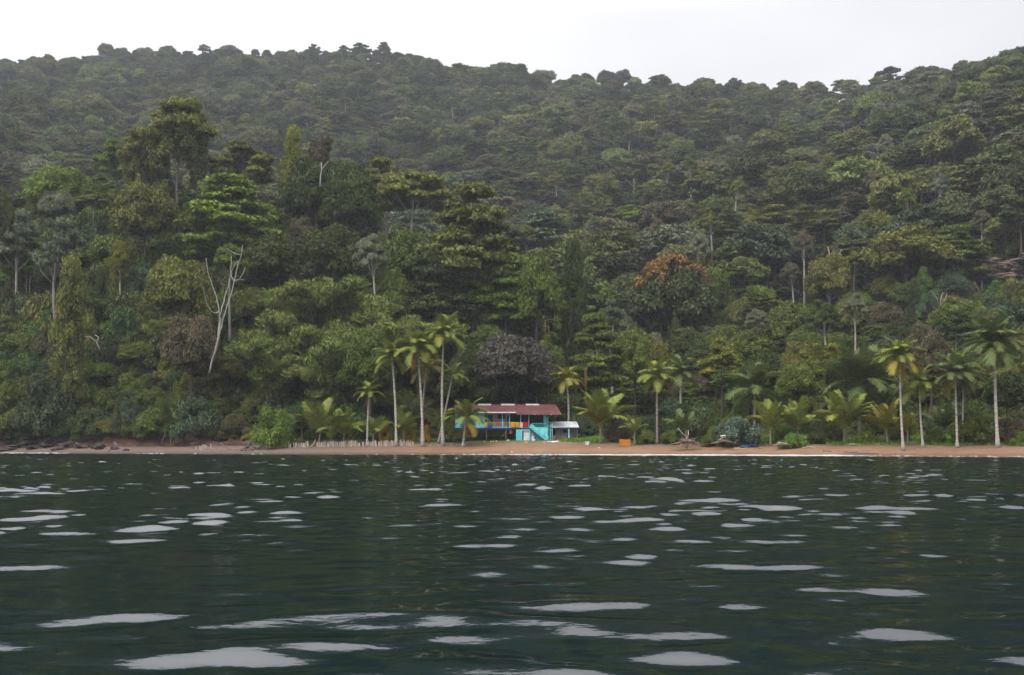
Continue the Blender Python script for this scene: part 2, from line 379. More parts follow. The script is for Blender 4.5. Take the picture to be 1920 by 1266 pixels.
def clump_leaves(clumps, per, L, W, r, updir=.55, jit=.45, low=-.45, droop=.35):
    Ps, Ns = [], []
    for c, rad in clumps:
        c = np.array(c); rad = np.array(rad, float)
        n = max(8, int(per * (rad[0] * rad[1]) ** .8 * (r.uniform(.75, 1.25))))
        d = norm(r.normal(size=(n * 2, 3))); d = d[d[:, 2] > low][:n]
        k = r.uniform(.55, 1.05, len(d))[:, None]
        # ragged outline
        wob = 1 + .22 * np.sin(d[:, :1] * 7 + c[0]) * np.sin(d[:, 1:2] * 6 + c[1] * 2)
        Ps.append(c + d * rad * k * wob); Ns.append(norm(norm(d / rad) * .7 + np.array([0, 0, updir]) + r.normal(size=d.shape) * jit))
    P, N = np.concatenate(Ps), np.concatenate(Ns)
    return leaf_cards(P, N, L, W, r, droop)
def crown_clumps(kind, r, w=12.0):
    a = w / 2; out = []; g = 2.399963
    if kind == 'round':
        h = 8.5
        n = 34
        for i in range(n):
            t = (i + .5) / n; z = -.35 + 1.3 * t if t < .99 else .95; z = min(z, .96); rr = math.sqrt(max(0, 1 - z * z)); ph = i * g + r.uniform(-.5, .5); k = r.uniform(.62, .86)
            s = r.uniform(.2, .34) * a
            out.append(((a * k * rr * math.cos(ph), a * k * rr * math.sin(ph), h * .42 + h * .5 * k * z), (s * 1.15, s * 1.15, s * .72)))
        for i in range(8):
            out.append((tuple(r.uniform(-.35, .35, 2) * a) + (h * r.uniform(.25, .7),), (a * .35, a * .35, a * .25)))
    elif kind == 'layered':
        h = 10.0
        for j in range(50):
            t = ((j + .5) / 50) ** 1.25; R0 = a * (1 - .85 * t ** 1.9) * (.75 + .25 * min(1, t * 5)); ph = j * g + r.uniform(-.5, .5); k = math.sqrt(r.uniform(.12, .95)); s = r.uniform(.15, .31) * a
            out.append(((R0 * k * math.cos(ph), R0 * k * math.sin(ph), h * (.06 + .9 * t - .06 * k) + r.normal(0, .3)), (s * 1.3, s * 1.3, s * r.uniform(.28, .42))))
    elif kind == 'umbrella':
        h = 5.0
        for i in range(26):
            k = math.sqrt((i + .5) / 26); ph = i * g; s = r.uniform(.17, .27) * a
            out.append(((a * .86 * k * math.cos(ph), a * .86 * k * math.sin(ph), h * (.86 - .5 * k * k) + r.normal(0, .3)), (s * 1.3, s * 1.3, s * .33)))
    elif kind == 'column':
        h = 15.0
        for i in range(40):
            t = (i + .5) / 40; ph = i * g + r.uniform(-.6, .6); R0 = a * (.45 + .5 * math.sin(math.pi * min(1, t * 1.05)) * r.uniform(.6, 1.1)) * (1 - .5 * t ** 4)
            k = r.uniform(.3, .8); s = r.uniform(.2, .36) * a
            out.append(((R0 * k * math.cos(ph), R0 * k * math.sin(ph), h * (.02 + .95 * t)), (s, s, s * .8)))
    elif kind == 'airy':
        h = 9.0
        for i in range(44):
            d = norm(r.normal(size=3)); d[2] = abs(d[2]) * 1.1 - .25; k = r.uniform(.45, 1); s = r.uniform(.12, .2) * a
            out.append(((a * .9 * k * d[0], a * .9 * k * d[1], h * .38 + h * .58 * k * d[2]), (s * 1.3, s * 1.3, s * .5)))
    elif kind == 'bush':
        h = 7.0
        for i in range(30):
            d = norm(r.normal(size=3)); d[2] = abs(d[2]); k = r.uniform(.55, .85); s = r.uniform(.2, .36) * a
            out.append(((a * k * d[0], a * k * d[1], h * .06 + h * .8 * k * d[2]), (s, s, s * .75)))
    elif kind == 'drape':              # crown smothered in climbing vines, hanging curtains
        h = 16.0
        for i in range(16):
            k = math.sqrt((i + .5) / 16); ph = i * g; s = r.uniform(.22, .36) * a
            top = h * (.95 - .33 * k * k) + r.normal(0, .6)
            out.append(((a * .8 * k * math.cos(ph), a * .8 * k * math.sin(ph), top), (s * 1.3, s * 1.3, s * .5)))
            if r.random() < .75:
                for q in range(r.integers(2, 6)): out.append(((a * .75 * k * math.cos(ph) + r.normal(0, .3), a * .75 * k * math.sin(ph) + r.normal(0, .3), top - 1.3 * (q + 1)), (s * .62, s * .62, s * .8)))
    return out, h
KH = {}
def make_crown(kind, seed, per, L, W, mats, w=12.0, name='crown', droop=.35, trunk=False):
    r = np.random.default_rng(seed); cl, h = crown_clumps(kind, r, w); KH[kind] = h
    V, q, tone = clump_leaves(cl, per, L, W, r, droop=droop, jit=.4 if kind in ('layered', 'umbrella') else .5)
    mi = np.zeros(len(q), int); F_ = [q]
    if trunk:
        m = MB(); m.tube([(0, 0, -11), (.2, .1, -4), (0, 0, h * .5)], [.33, .26, .14], 5)
        for c, rd in [cl[i] for i in r.choice(len(cl), 4, False)]: m.tube([(0, 0, h * .05), (c[0] * .5, c[1] * .5, c[2] * .6), c], [.16, .11, .05], 4)
        b = len(V); V = np.concatenate([V, np.array(m.v)]); tone = np.concatenate([tone, np.full(len(m.v), .5)])
        qs = np.array([f for f in m.f if len(f) == 4]) + b; F_.append(qs); mi = np.concatenate([mi, np.ones(len(qs), int)])
    return np_mesh(name, V, F_, mats, False, mi, {'tone': tone}), cl
CROWNS = {}
for kind, cnt, per in (('round', 4, 190), ('layered', 3, 240), ('umbrella', 2, 240), ('column', 3, 165), ('airy', 2, 240), ('bush', 3, 165), ('drape', 1, 240)):
    CROWNS[kind] = [make_crown(kind, 100 + 7 * i + len(kind) * 31, per, .47, .29, [LEAF]) for i in range(cnt)]

# far crowns: coarser sprays, trunk in the same mesh
far_col = bpy.data.collections.new('far_crown_kinds')
FAR_KINDS = ['round', 'airy', 'round', 'layered', 'umbrella', 'airy', 'round', 'umbrella']
for i, kd in enumerate(FAR_KINDS):
    me, _ = make_crown(kd, 300 + i, 105, .68, .42, [LEAF_FAR, BARK_FAR], trunk=True)
    o = bpy.data.objects.new('far_crown_%02d' % i, me); far_col.objects.link(o)
bush_col = bpy.data.collections.new('bush_kinds')
for i in range(4):
    me, _ = make_crown('bush', 400 + i, 62, .75, .42 if i < 3 else .24, [LEAF_FAR], w=12)
    o = bpy.data.objects.new('bush_%02d' % i, me); bush_col.objects.link(o)

def scatter(name, pts, variant, rot, scl, tint, coll, label):
    me = bpy.data.meshes.new(name); me.vertices.add(len(pts)); me.vertices.foreach_set('co', np.asarray(pts, np.float32).ravel())
    def attr(n, t, key, v): me.attributes.new(n, t, 'POINT').data.foreach_set(key, np.ascontiguousarray(v).ravel())
    attr('variant', 'INT', 'value', np.asarray(variant, np.int32)); attr('rot', 'FLOAT_VECTOR', 'vector', np.asarray(rot, np.float32))
    attr('scl', 'FLOAT_VECTOR', 'vector', np.asarray(scl, np.float32))
    attr('tint', 'FLOAT_COLOR', 'color', np.concatenate([tint, np.ones((len(tint), 1))], 1).astype(np.float32))
    o = link(name, me); tag(o, label, kind='stuff')
    ng = bpy.data.node_groups.new(name, 'GeometryNodeTree')
    ng.interface.new_socket('Geometry', in_out='INPUT', socket_type='NodeSocketGeometry'); ng.interface.new_socket('Geometry', in_out='OUTPUT', socket_type='NodeSocketGeometry')
    n, l = ng.nodes, ng.links; gi = n.new('NodeGroupInput'); go = n.new('NodeGroupOutput')
    ci = n.new('GeometryNodeCollectionInfo'); ci.inputs['Collection'].default_value = coll; ci.inputs['Separate Children'].default_value = True; ci.inputs['Reset Children'].default_value = True
    ip = n.new('GeometryNodeInstanceOnPoints'); ip.inputs['Pick Instance'].default_value = True
    def named(a, t):
        x = n.new('GeometryNodeInputNamedAttribute'); x.data_type = t; x.inputs['Name'].default_value = a; return x.outputs['Attribute']
    l.new(gi.outputs[0], ip.inputs['Points']); l.new(ci.outputs[0], ip.inputs['Instance']); l.new(named('variant', 'INT'), ip.inputs['Instance Index'])
    l.new(named('rot', 'FLOAT_VECTOR'), ip.inputs['Rotation']); l.new(named('scl', 'FLOAT_VECTOR'), ip.inputs['Scale']); l.new(ip.outputs[0], go.inputs[0])
    md = o.modifiers.new('scatter', 'NODES'); md.node_group = ng
    return o

# leaf colours (albedo)
C = dict(rust=(.054, .070, .022), dark=(.052, .068, .014), mid=(.094, .124, .020), olive=(.128, .132, .026), bright=(.115, .170, .022), yellow=(.15, .16, .02),
         grey=(.135, .150, .085), blue=(.060, .088, .040), brown=(.105, .088, .045), orange=(.185, .108, .032), purple=(.078, .071, .056),
         bamboo=(.118, .145, .030), palm=(.185, .22, .04), palmdark=(.105, .135, .042), palmyellow=(.23, .22, .035), dead=(.20, .105, .04), gold=(.30, .21, .03))
WHITE_BARK, GREY_BARK, DARK_BARK = (.43, .40, .36), (.24, .21, .18), (.085, .065, .05)
def vary(c, s=.12):
    k = 1 + random.uniform(-s, s); return (c[0] * k * (1 + random.uniform(-.08, .08)), c[1] * k, c[2] * k)

# ------------------------------------------------------------------ individual trees
OCC = []                                   # (px, Y, half width px) taken by a placed tree
def tree(px, top, wpx, Y, kind, color, label, group=None, bark=DARK_BARK, frac=None, name='forest_tree', lean=0.0, cat='tree', ground_px=None, vi=None):
    if px < 470 and kind == 'bush' and name == 'shrub':
        Y2 = max(Y, float(knots(px)[0][3]) + -2.0); Y = Y2
    base = np.array((X_(px if ground_px is None else ground_px, Y), Y, 0.0)); base[2] = ground(px if ground_px is None else ground_px, Y) - .3
    ztop = Z_(top, Y); H = max(3.0, ztop - base[2]); Wm = wpx * Y / F
    frac = frac or {'round': .66, 'layered': .66, 'umbrella': .34, 'column': .86, 'airy': .6, 'bush': .97, 'drape': .8}[kind]
    kh = KH[kind]; lst = CROWNS[kind]; me, cl = lst[random.randrange(len(lst)) if vi is None else vi]
    Hc = H * frac; sx = Wm / 12.0; sz = Hc / (kh * .98)
    root = empty(name, tuple(base), label, cat, group)
    zc = H - Hc; rz = random.uniform(0, 6.28)
    cx = X_(px, Y) - base[0]
    cr = link('crown', me, root, (cx, 0, zc), (0, 0, rz), (sx, sx, sz), vary(color))
    # trunk with limbs reaching into the crown
    m = MB(); n = 6; r0 = max(.12, .0115 * H * (1 if kind != 'bush' else .6))
    zt = zc + Hc * .55; bend = np.array([random.uniform(-.04, .04) * H, random.uniform(-.04, .04) * H])
    P = [(cx * t + bend[0] * math.sin(3.1 * t), bend[1] * math.sin(3.1 * t), zt * t) for t in np.linspace(0, 1, n)]
    m.tube(P, np.linspace(r0 * 1.25, r0 * .5, n), 6)
    cs, sn_ = math.cos(rz), math.sin(rz); ks = random.sample(range(len(cl)), min(len(cl), 5 if kind != 'umbrella' else 6))
    for k in ks:
        c = cl[k][0]; q = np.array((cx + sx * (cs * c[0] - sn_ * c[1]), sx * (sn_ * c[0] + cs * c[1]), zc + sz * c[2]))
        s0 = np.array(P[3]) if kind != 'umbrella' else np.array(P[4])
        if q[2] < s0[2]: s0 = np.array(P[2])
        mid_ = s0 * .5 + q * .5; mid_[2] = s0[2] * .45 + q[2] * .55; mid_[:2] += np.random.default_rng(k).normal(0, .4, 2)
        m.tube([s0, mid_, q], [r0 * .38, r0 * .24, r0 * .1], 5)
    m.build('trunk', BARK, root, bark, True, origin=(0, 0, 0))
    OCC.append((px, Y, wpx / 2))
    return root
B = dict(w=WHITE_BARK, g=GREY_BARK, d=DARK_BARK)
# (px, top row, width px, distance, kind, colour, bark, label)
def slope_y(px, top, h=22):
    best = min(np.arange(300, float(knots(px)[0][7]), 4.0), key=lambda y: abs((HOR - (ground(px, y) + h - EYE) * F / y) - top)); return float(best)
FEATURES = [
 (112, 303, 118, 300, 'round', 'bright', 'd', 'bright green dome shaped tree on the upper left hill, before hazy forest'),
 (215, 250, 92, 300, 'airy', 'bright', 'd', 'fresh green loose tree just left of the tall vine draped tree'),
 (338, 190, 128, 284, 'drape', 'olive', 'g', 'tallest vine draped tree, its flat crown standing above the left hill'),
 (268, 242, 84, 286, 'drape', 'olive', 'g', 'vine hung tree leaning against the left side of the tallest tree'),
 (455, 252, 150, 290, 'airy', 'olive', 'g', 'wide pale olive tree on the hill crest right of the tallest tree'),
 (548, 248, 64, 292, 'column', 'yellow', 'd', 'narrow yellowish green tree poking above the hill crest'),
 (604, 238, 92, 298, 'airy', 'brown', 'g', 'brownish half leafless tree on the hill crest'),
 (432, 326, 196, 262, 'layered', 'bright', 'w', 'broad bright green tiered tree with bare white limbs on the upper hill'),
 (585, 292, 110, 276, 'round', 'dark', 'g', 'dark green tree on the crest with a pale forked limb'),
 (655, 292, 112, 270, 'round', 'dark', 'd', 'dense dark tree on the crest beside the pale flat topped trees'),
 (716, 304, 128, 310, 'umbrella', 'olive', 'g', 'pale green flat topped tree beyond the crest, left of a second one'),
 (776, 322, 150, 298, 'umbrella', 'olive', 'w', 'pale green flat topped tree with a forked white trunk above the big tiered tree'),
 (882, 343, 196, 248, 'layered', 'olive', 'g', 'very large conical tiered tree above the turquoise house'),
 (955, 470, 120, 243, 'layered', 'bright', 'g', 'light green tiered tree low on the right flank of the hill'),
 (770, 430, 130, 255, 'round', 'mid', 'd', 'leafy green tree tucked left of the large conical tiered tree'),
 (812, 470, 130, 238, 'layered', 'dark', 'g', 'dark tree of flat leaf layers over a black hollow'),
 (1008, 472, 92, 240, 'round', 'mid', 'd', 'rounded green tree at the right foot of the hill'),
 (1074, 462, 70, 246, 'column', 'dark', 'g', 'dark narrow tree with thin pale trunk at the end of the hill'),
 (50, 430, 108, 270, 'layered', 'bright', 'w', 'green tiered tree with slim forked pale trunk near the left edge'),
 (112, 388, 104, 252, 'airy', 'grey', 'g', 'silvery grey green tree on the left hillside'),
 (30, 372, 100, 262, 'airy', 'grey', 'g', 'dull grey green tree at the left edge under the bright dome tree'),
 (178, 360, 78, 280, 'umbrella', 'mid', 'w', 'small crowned tree on a long winding white trunk'),
 (226, 455, 56, 255, 'column', 'yellow', 'w', 'narrow yellow green tree on a straight white trunk'),
 (132, 498, 96, 226, 'column', 'olive', 'd', 'tall leafy column of climbing vines near the left edge'),
 (-8, 335, 80, 262, 'round', 'dark', 'd', 'dark tree cut by the left edge of the view'),
 (272, 335, 118, 264, 'round', 'olive', 'd', 'olive tree with hanging growth below the tallest tree'),
 (335, 472, 124, 232, 'round', 'olive', 'd', 'olive green tree left of the bare white tree'),
 (432, 455, 66, 236, 'umbrella', 'mid', 'g', 'small flat green crown behind the top of the bare white tree'),
 (358, 585, 104, 218, 'round', 'brown', 'd', 'rusty tinged tree just left of the bare white tree'),
 (520, 430, 120, 252, 'round', 'dark', 'd', 'dark green tree above the yellowish bamboo'),
 (620, 415, 130, 250, 'round', 'dark', 'g', 'dark green tree with pale stem above the bamboo'),
 (695, 438, 62, 240, 'umbrella', 'grey', 'w', 'small grey green umbrella tree on a thin white trunk'),
 (690, 606, 100, 206, 'round', 'mid', 'd', 'round leafy tree behind the two left coconut palms'),
 (962, 618, 150, 213, 'round', 'purple', 'd', 'dusky purple grey round tree behind the house roof'),
 (880, 640, 80, 214, 'round', 'dark', 'd', 'dark tree between the tall palms and the purple grey tree'),
 (735, 505, 90, 244, 'round', 'mid', 'd', 'green tree above the right end of the bamboo'),
 (1262, 490, 160, 290, 'round', 'rust', 'g', 'broad dark tree whose top is covered in orange blossom'),
 (1118, 588, 112, 222, 'layered', 'mid', 'w', 'green tiered tree behind the leftmost palm right of the house'),
 (1190, 606, 92, 224, 'round', 'mid', 'd', 'leafy tree below the left side of the orange topped tree'),
 (1150, 548, 84, 250, 'airy', 'grey', 'w', 'grey twiggy tree left of the orange topped tree'),
 (1352, 622, 100, 215, 'airy', 'yellow', 'd', 'lime green loose tree above the right end of the driftwood'),
 (1700, 425, 168, 296, 'round', 'olive', 'd', 'huge olive brown dome shaped tree on the right slope'),
 (1738, 603, 84, 192, 'round', 'brown', 'd', 'dry brown tree behind the tall palms at the right'),
 (1548, 630, 86, 212, 'airy', 'yellow', 'd', 'yellow green loose crowned tree behind the large dark palm'),
 (1500, 668, 92, 198, 'round', 'mid', 'd', 'round leafy tree between the two large dark palms'),
 (1430, 655, 90, 205, 'round', 'dark', 'd', 'dark leafy tree behind the left of two large dark palms'),
 (1640, 640, 90, 205, 'round', 'dark', 'd', 'dark tree behind the tall yellow skirted palm'),
 (1890, 690, 100, 172, 'round', 'dark', 'd', 'dark tree at the right edge below the tallest right palm'),
 (1790, 420, 120, 330, 'layered', 'mid', 'w', 'green tiered tree over a dark hollow near the right edge'),
 (1352, 302, 34, 470, 'umbrella', 'grey', 'w', 'tall thin tree with white trunk and tiny crown on the far slope'),
 (1432, 296, 44, 462, 'umbrella', 'brown', 'w', 'white stemmed tree left of its twin on the far slope'),
 (1466, 290, 40, 462, 'umbrella', 'olive', 'w', 'white stemmed tree right of its twin on the far slope'),
 (1183, 388, 62, 420, 'umbrella', 'bright', 'w', 'forked white trunked tree with flat crown on the middle slope'),
 (1372, 452, 56, 340, 'layered', 'bright', 'w', 'fresh green tree with leaning white trunk right of the orange topped tree'),
 (1556, 470, 86, 300, 'round', 'olive', 'w', 'tree with branching reddish trunk left of the huge olive dome tree'),
 (1543, 565, 62, 236, 'umbrella', 'dark', 'w', 'slim tree with bare white side limb on the lower right slope'),
 (1640, 390, 96, 350, 'round', 'olive', 'g', 'rounded olive tree above the huge olive dome tree'),
 (988, 292, 82, 470, 'airy', 'brown', 'w', 'brownish tree with white trunk in the middle of the far slope'),
 (1005, 378, 70, 400, 'round', 'blue', 'd', 'blue green rounded tree right of the conical tiered tree'),
 (625, 140, 56, 690, 'umbrella', 'olive', 'w', 'pale forked tree high on the far ridge'),
 (1645, 190, 70, 560, 'round', 'yellow', 'd', 'light yellow green tree high on the right ridge'),
 (1595, 345, 86, 420, 'airy', 'brown', 'g', 'greyish brown airy tree on the middle right slope'),
 (1450, 385, 100, 390, 'layered', 'olive', 'g', 'spreading olive tree on the middle right slope'),
 (1140, 450, 100, 330, 'layered', 'mid', 'g', 'green layered tree right of the hill end'),
 (1330, 500, 84, 300, 'round', 'mid', 'd', 'green tree touching the right side of the orange topped tree'),
 (1480, 560, 100, 262, 'round', 'mid', 'd', 'green tree above the lime yellow tree on the right slope'),
 (1800, 560, 120, 250, 'round', 'mid', 'd', 'green vine covered tree above the twin palms at the right'),
 (1890, 560, 110, 240, 'round', 'blue', 'd', 'green tree behind the tallest palm near the right edge'),
 (1230, 640, 70, 222, 'round', 'olive', 'd', 'olive tree behind the pair of palms with the orange frond'),
 (1420, 545, 90, 270, 'layered', 'dark', 'w', 'dark tiered tree with white stem right of the orange topped tree'),
]
for f in FEATURES:
    if f[3] >= 325: f = f[:3] + (slope_y(f[0], f[1]),) + f[4:]
    t = tree(f[0], f[1], f[2], f[3], f[4], C[f[5]], f[7], bark=B[f[6]], frac={226: .5, 178: .3, 50: .62}.get(f[0]))
    if 'orange blossom' in f[7]: ORANGE = t

SLENDER = [(1700, 352, 34, 345), (1640, 318, 32, 345), (1522, 312, 34, 345), (1292, 292, 30, 345), (1232, 408, 36, 345), (1112, 402, 32, 345), (1076, 372, 30, 345), (1412, 392, 34, 345), (1506, 432, 38, 345), (1604, 470, 42, 345), (1482, 492, 40, 300),
 (1312, 436, 36, 345), (1384, 332, 32, 345), (1556, 290, 32, 345), (1762, 322, 34, 345), (986, 420, 34, 345), (1042, 322, 30, 345), (926, 242, 26, 345), (762, 202, 24, 345), (846, 182, 24, 345), (1182, 242, 26, 345), (1472, 232, 26, 345), (1420, 580, 44, 246), (1602, 552, 46, 250), (1252, 300, 28, 345), (1330, 392, 34, 345), (1660, 250, 28, 345), (1840, 392, 36, 345)]
# orange blossom as a part of that tree: sprays over the top and the flanks of its crown
def blossom():
    r = np.random.default_rng(77); cr = [c for c in ORANGE.children if c.name.startswith('crown')][0]
    cl = []
    for k in range(80):
        d = norm(r.normal(size=3)); d[2] = abs(d[2]) * .9 + .35; d = norm(d)
        if d[0] > .1 and d[0] < .45 and d[2] < .8: continue
        cl.append(((5.6 * d[0], 5.4 * d[1], 3.8 + 4.9 * d[2]), (.62, .62, .36)))
    V, q, tone = clump_leaves(cl, 130, .4, .27, r)
    link('blossom', np_mesh('blossom', V, [q], [LEAF], False, None, {'tone': tone}), ORANGE, cr.location, (0, 0, 0), cr.scale, C['orange'])
blossom()

# ------------------------------------------------------------------ bare white tree, traced limb by limb
def bare_tree():
    Y = 213; r = np.random.default_rng(3)
    base = at(392, 690, Y); base[2] = ground(392, Y) - .3
    t = empty('bare_tree', tuple(base), 'leafless white barked tree with upswept limbs on the left hillside', 'dead tree')
    def limb(name, pts, r0, r1, dy=0.0, parent=t):
        q = np.array(pts, float); u = np.linspace(0, len(q) - 1, len(q) * 3); q = np.stack([np.interp(u, np.arange(len(q)), q[:, 0]), np.interp(u, np.arange(len(q)), q[:, 1])], 1)
        q[1:-1] += r.normal(0, .45, (len(q) - 2, 2)); P = [at(x, y, Y + dy * i / (len(q) - 1)) for i, (x, y) in enumerate(q)]
        m = MB(); m.tube(P, np.linspace(r0 * .7, r1 * .65, len(P)), 7); m.build(name, BARK, parent, (.33, .31, .27), True)
    limb('trunk', [(392, 700), (397, 680), (405, 652), (411, 630), (413, 605), (411, 585), (408, 562), (399, 538), (390, 512), (386, 484)], .27, .10, -2)
    limb('trunk', [(399, 678), (410, 640), (417, 605), (424, 578), (433, 552), (440, 525), (446, 497), (453, 477), (455, 460)], .22, .08, 2)
    limb('trunk', [(408, 640), (411, 600), (419, 568), (428, 535), (433, 505), (434, 480)], .20, .08, 3)
    limb('branch', [(411, 584), (404, 588), (396, 584), (388, 571), (384, 555), (382, 538)], .15, .06, -2)
    limb('branch', [(440, 529), (434, 520), (434, 510), (439, 498), (447, 489)], .13, .07, 1)
    limb('branch', [(441, 527), (450, 522), (456, 513), (460, 500)], .12, .05, 2.4)
    limb('branch', [(441, 525), (450, 525), (459, 525)], .1, .06, 3)
    limb('branch', [(453, 478), (444, 477), (434, 472), (426, 465)], .1, .05, 2)
    limb('branch', [(409, 566), (404, 567), (401, 566)], .1, .08, -1)
bare_tree()
def snag(name, Y, limbs, label, col=WHITE_BARK, r0=.22):
    x, y = limbs[0][0]; base = at(x, y, Y)
    t = empty(name, tuple(base), label, 'dead tree')
    for i, L in enumerate(limbs):
        m = MB(); m.tube([at(a, b, Y + k * .3 * (-1) ** i) for k, (a, b) in enumerate(L)], np.linspace(r0 if i == 0 else r0 * .6, r0 * .35, len(L)), 6)
        m.build('trunk' if i == 0 else 'branch', BARK, t, col, True)
snag('dead_tree', 258, [[(600, 350), (601, 330), (603, 318), (602, 305)], [(602, 318), (608, 312), (616, 302)]], 'small white dead snag on the crest of the left hill', r0=.17)
snag('dead_tree', 267, [[(55, 600), (55, 560), (57, 520), (57, 490)], [(55, 566), (50, 545), (46, 532)]], 'pale twin stem standing clear under the left tiered tree', r0=.2)
snag('dead_tree', 231, [[(36, 812), (20, 785), (8, 760), (2, 735), (-4, 715)], [(20, 785), (16, 760), (6, 722)]], 'thin bare leaning trunk over the bank at the left edge', GREY_BARK, .13)
snag('dead_tree', 218, [[(187, 655), (181, 642), (185, 632), (178, 628)], [(181, 642), (170, 632), (160, 632)]], 'small zigzag of white dead twigs on the left slope', r0=.12)
snag('dead_tree', 225, [[(98, 818), (95, 800), (90, 786)], [(95, 800), (88, 790)]], 'small pale dead stem on the red bank', GREY_BARK, .12)
snag('dead_tree', 255, [[(1768, 600), (1763, 580), (1764, 560), (1768, 548)], [(1763, 580), (1757, 560), (1746, 545)], [(1764, 572), (1772, 562), (1776, 550)]], 'pale dead branches standing on the right slope', GREY_BARK, .2)
snag('dead_tree', 300, [[(1548, 530), (1555, 500), (1556, 480), (1552, 462)], [(1555, 505), (1566, 490), (1578, 468)]], 'reddish forked dead trunk on the right slope', (.3, .2, .17), .3)
snag('dead_tree', 330, [[(1452, 527), (1455, 516), (1454, 508)], [(1455, 518), (1458, 512)]], 'short broken white stump on the middle right slope', r0=.35)
snag('dead_tree', 268, [[(395, 440), (398, 400), (412, 412), (440, 418), (452, 418)], [(398, 404), (394, 380), (399, 350)]], 'white bent limb reaching right inside the bright tiered tree', r0=.26)

# ------------------------------------------------------------------ bamboo
def bamboo_meshes():
    out = []
    for k in range(3):
        r = np.random.default_rng(60 + k)
        t = np.linspace(0, 1, 14); L = 13.0; lean = r.uniform(.25, .5)
        x = L * (lean * t ** 1.6 * .6 + .22 * np.clip(t - .6, 0, 1) ** 1.2 * 2.2); z = L * (t - .55 * np.clip(t - .62, 0, 1) ** 1.5 * 2.0)
        P = np.stack([x, .25 * np.sin(3 * t + k), z], 1)
        m = MB(); m.tube(P, np.linspace(.085, .02, 14), 5)
        me = bpy.data.meshes.new('culm'); me.from_pydata(m.v, [], m.f); me.materials.append(BARK)
        cl = []
        for i in range(30):
            tt = r.uniform(.38, 1.0); p = np.array([np.interp(tt, t, P[:, j]) for j in range(3)]); s = r.uniform(.65, 1.25) * (1.15 - .45 * tt)
            cl.append((p + r.normal(size=3) * np.array([.6, .7, .5]), (s * 1.1, s * 1.1, s * .85)))
        V, q, tone = clump_leaves(cl, 62, .62, .17, r, updir=.5, jit=.45, droop=.75)
        out.append((me, np_mesh('leaf_plume', V, [q], [LEAF], False, None, {'tone': tone})))
    return out
BAM = bamboo_meshes()
for px, base_y, top, Y, nc, lab in [
    (655, 690, 487, 232, 10, 'tallest golden green bamboo clump at the heart of the grove'), (545, 640, 500, 236, 7, 'bamboo clump at the upper left of the grove, with one pale upright culm'),
    (735, 660, 530, 230, 9, 'bamboo clump at the upper right of the grove, above the coconut palms'), (585, 700, 545, 222, 9, 'drooping bamboo clump below the tallest clump on its left'),
    (510, 715, 580, 216, 7, 'low bamboo clump at the left end of the grove'), (680, 705, 570, 218, 7, 'small dark footed bamboo clump in the middle of the grove'),
    (790, 640, 560, 224, 7, 'bamboo clump at the right end of the grove behind the tall palms'), (615, 720, 598, 211, 7, 'lowest bamboo clump, its plumes hanging over the green slope'),
    (700, 640, 505, 240, 8, 'bamboo clump behind the tallest clump on its right')]:
    zb = ground(px, Y) - .3; root = empty('bamboo_clump', (X_(px, Y), Y, zb), lab, 'bamboo'); H = Z_(top, Y) - zb
    for j in range(nc):
        a = j * 2.4 + random.uniform(-.4, .4); s = H / 12.2 * random.uniform(.66, 1.0); ld = (.5 * math.cos(a), .5 * math.sin(a), 0); ms = BAM[j % 3]
        link('culm', ms[0], root, ld, (0, 0, a), (s, s, s), (.16, .13, .04)); link('leaf_plume', ms[1], root, ld, (0, 0, a), (s, s, s), vary(C['bamboo'], .2))
    OCC.append((px, Y, 45))
def tall_culms(pts, Y, label):
    root = empty('bamboo', tuple(at(pts[0][0][0], pts[0][0][1], Y)), label, 'bamboo')
    for L in pts: MB().tube([at(x, y, Y) for x, y in L], .046, 6).build('culm', BARK, root, (.20, .125, .035), True)
tall_culms([[(1094, 775), (1097, 735), (1097, 690)], [(1098, 775), (1099, 730), (1100, 688)]], 208, 'pair of orange yellow bamboo stems right of the curved palm behind the shed')
tall_culms([[(1023, 762), (1023, 740)], [(1028, 762), (1028, 740), (1028, 700)]], 211, 'two orange bamboo stems rising behind the right end of the roof')
tall_culms([[(1022, 650), (1022, 600)], [(1029, 650), (1029, 612)]], 226, 'pair of yellow bamboo stems high above the roof')

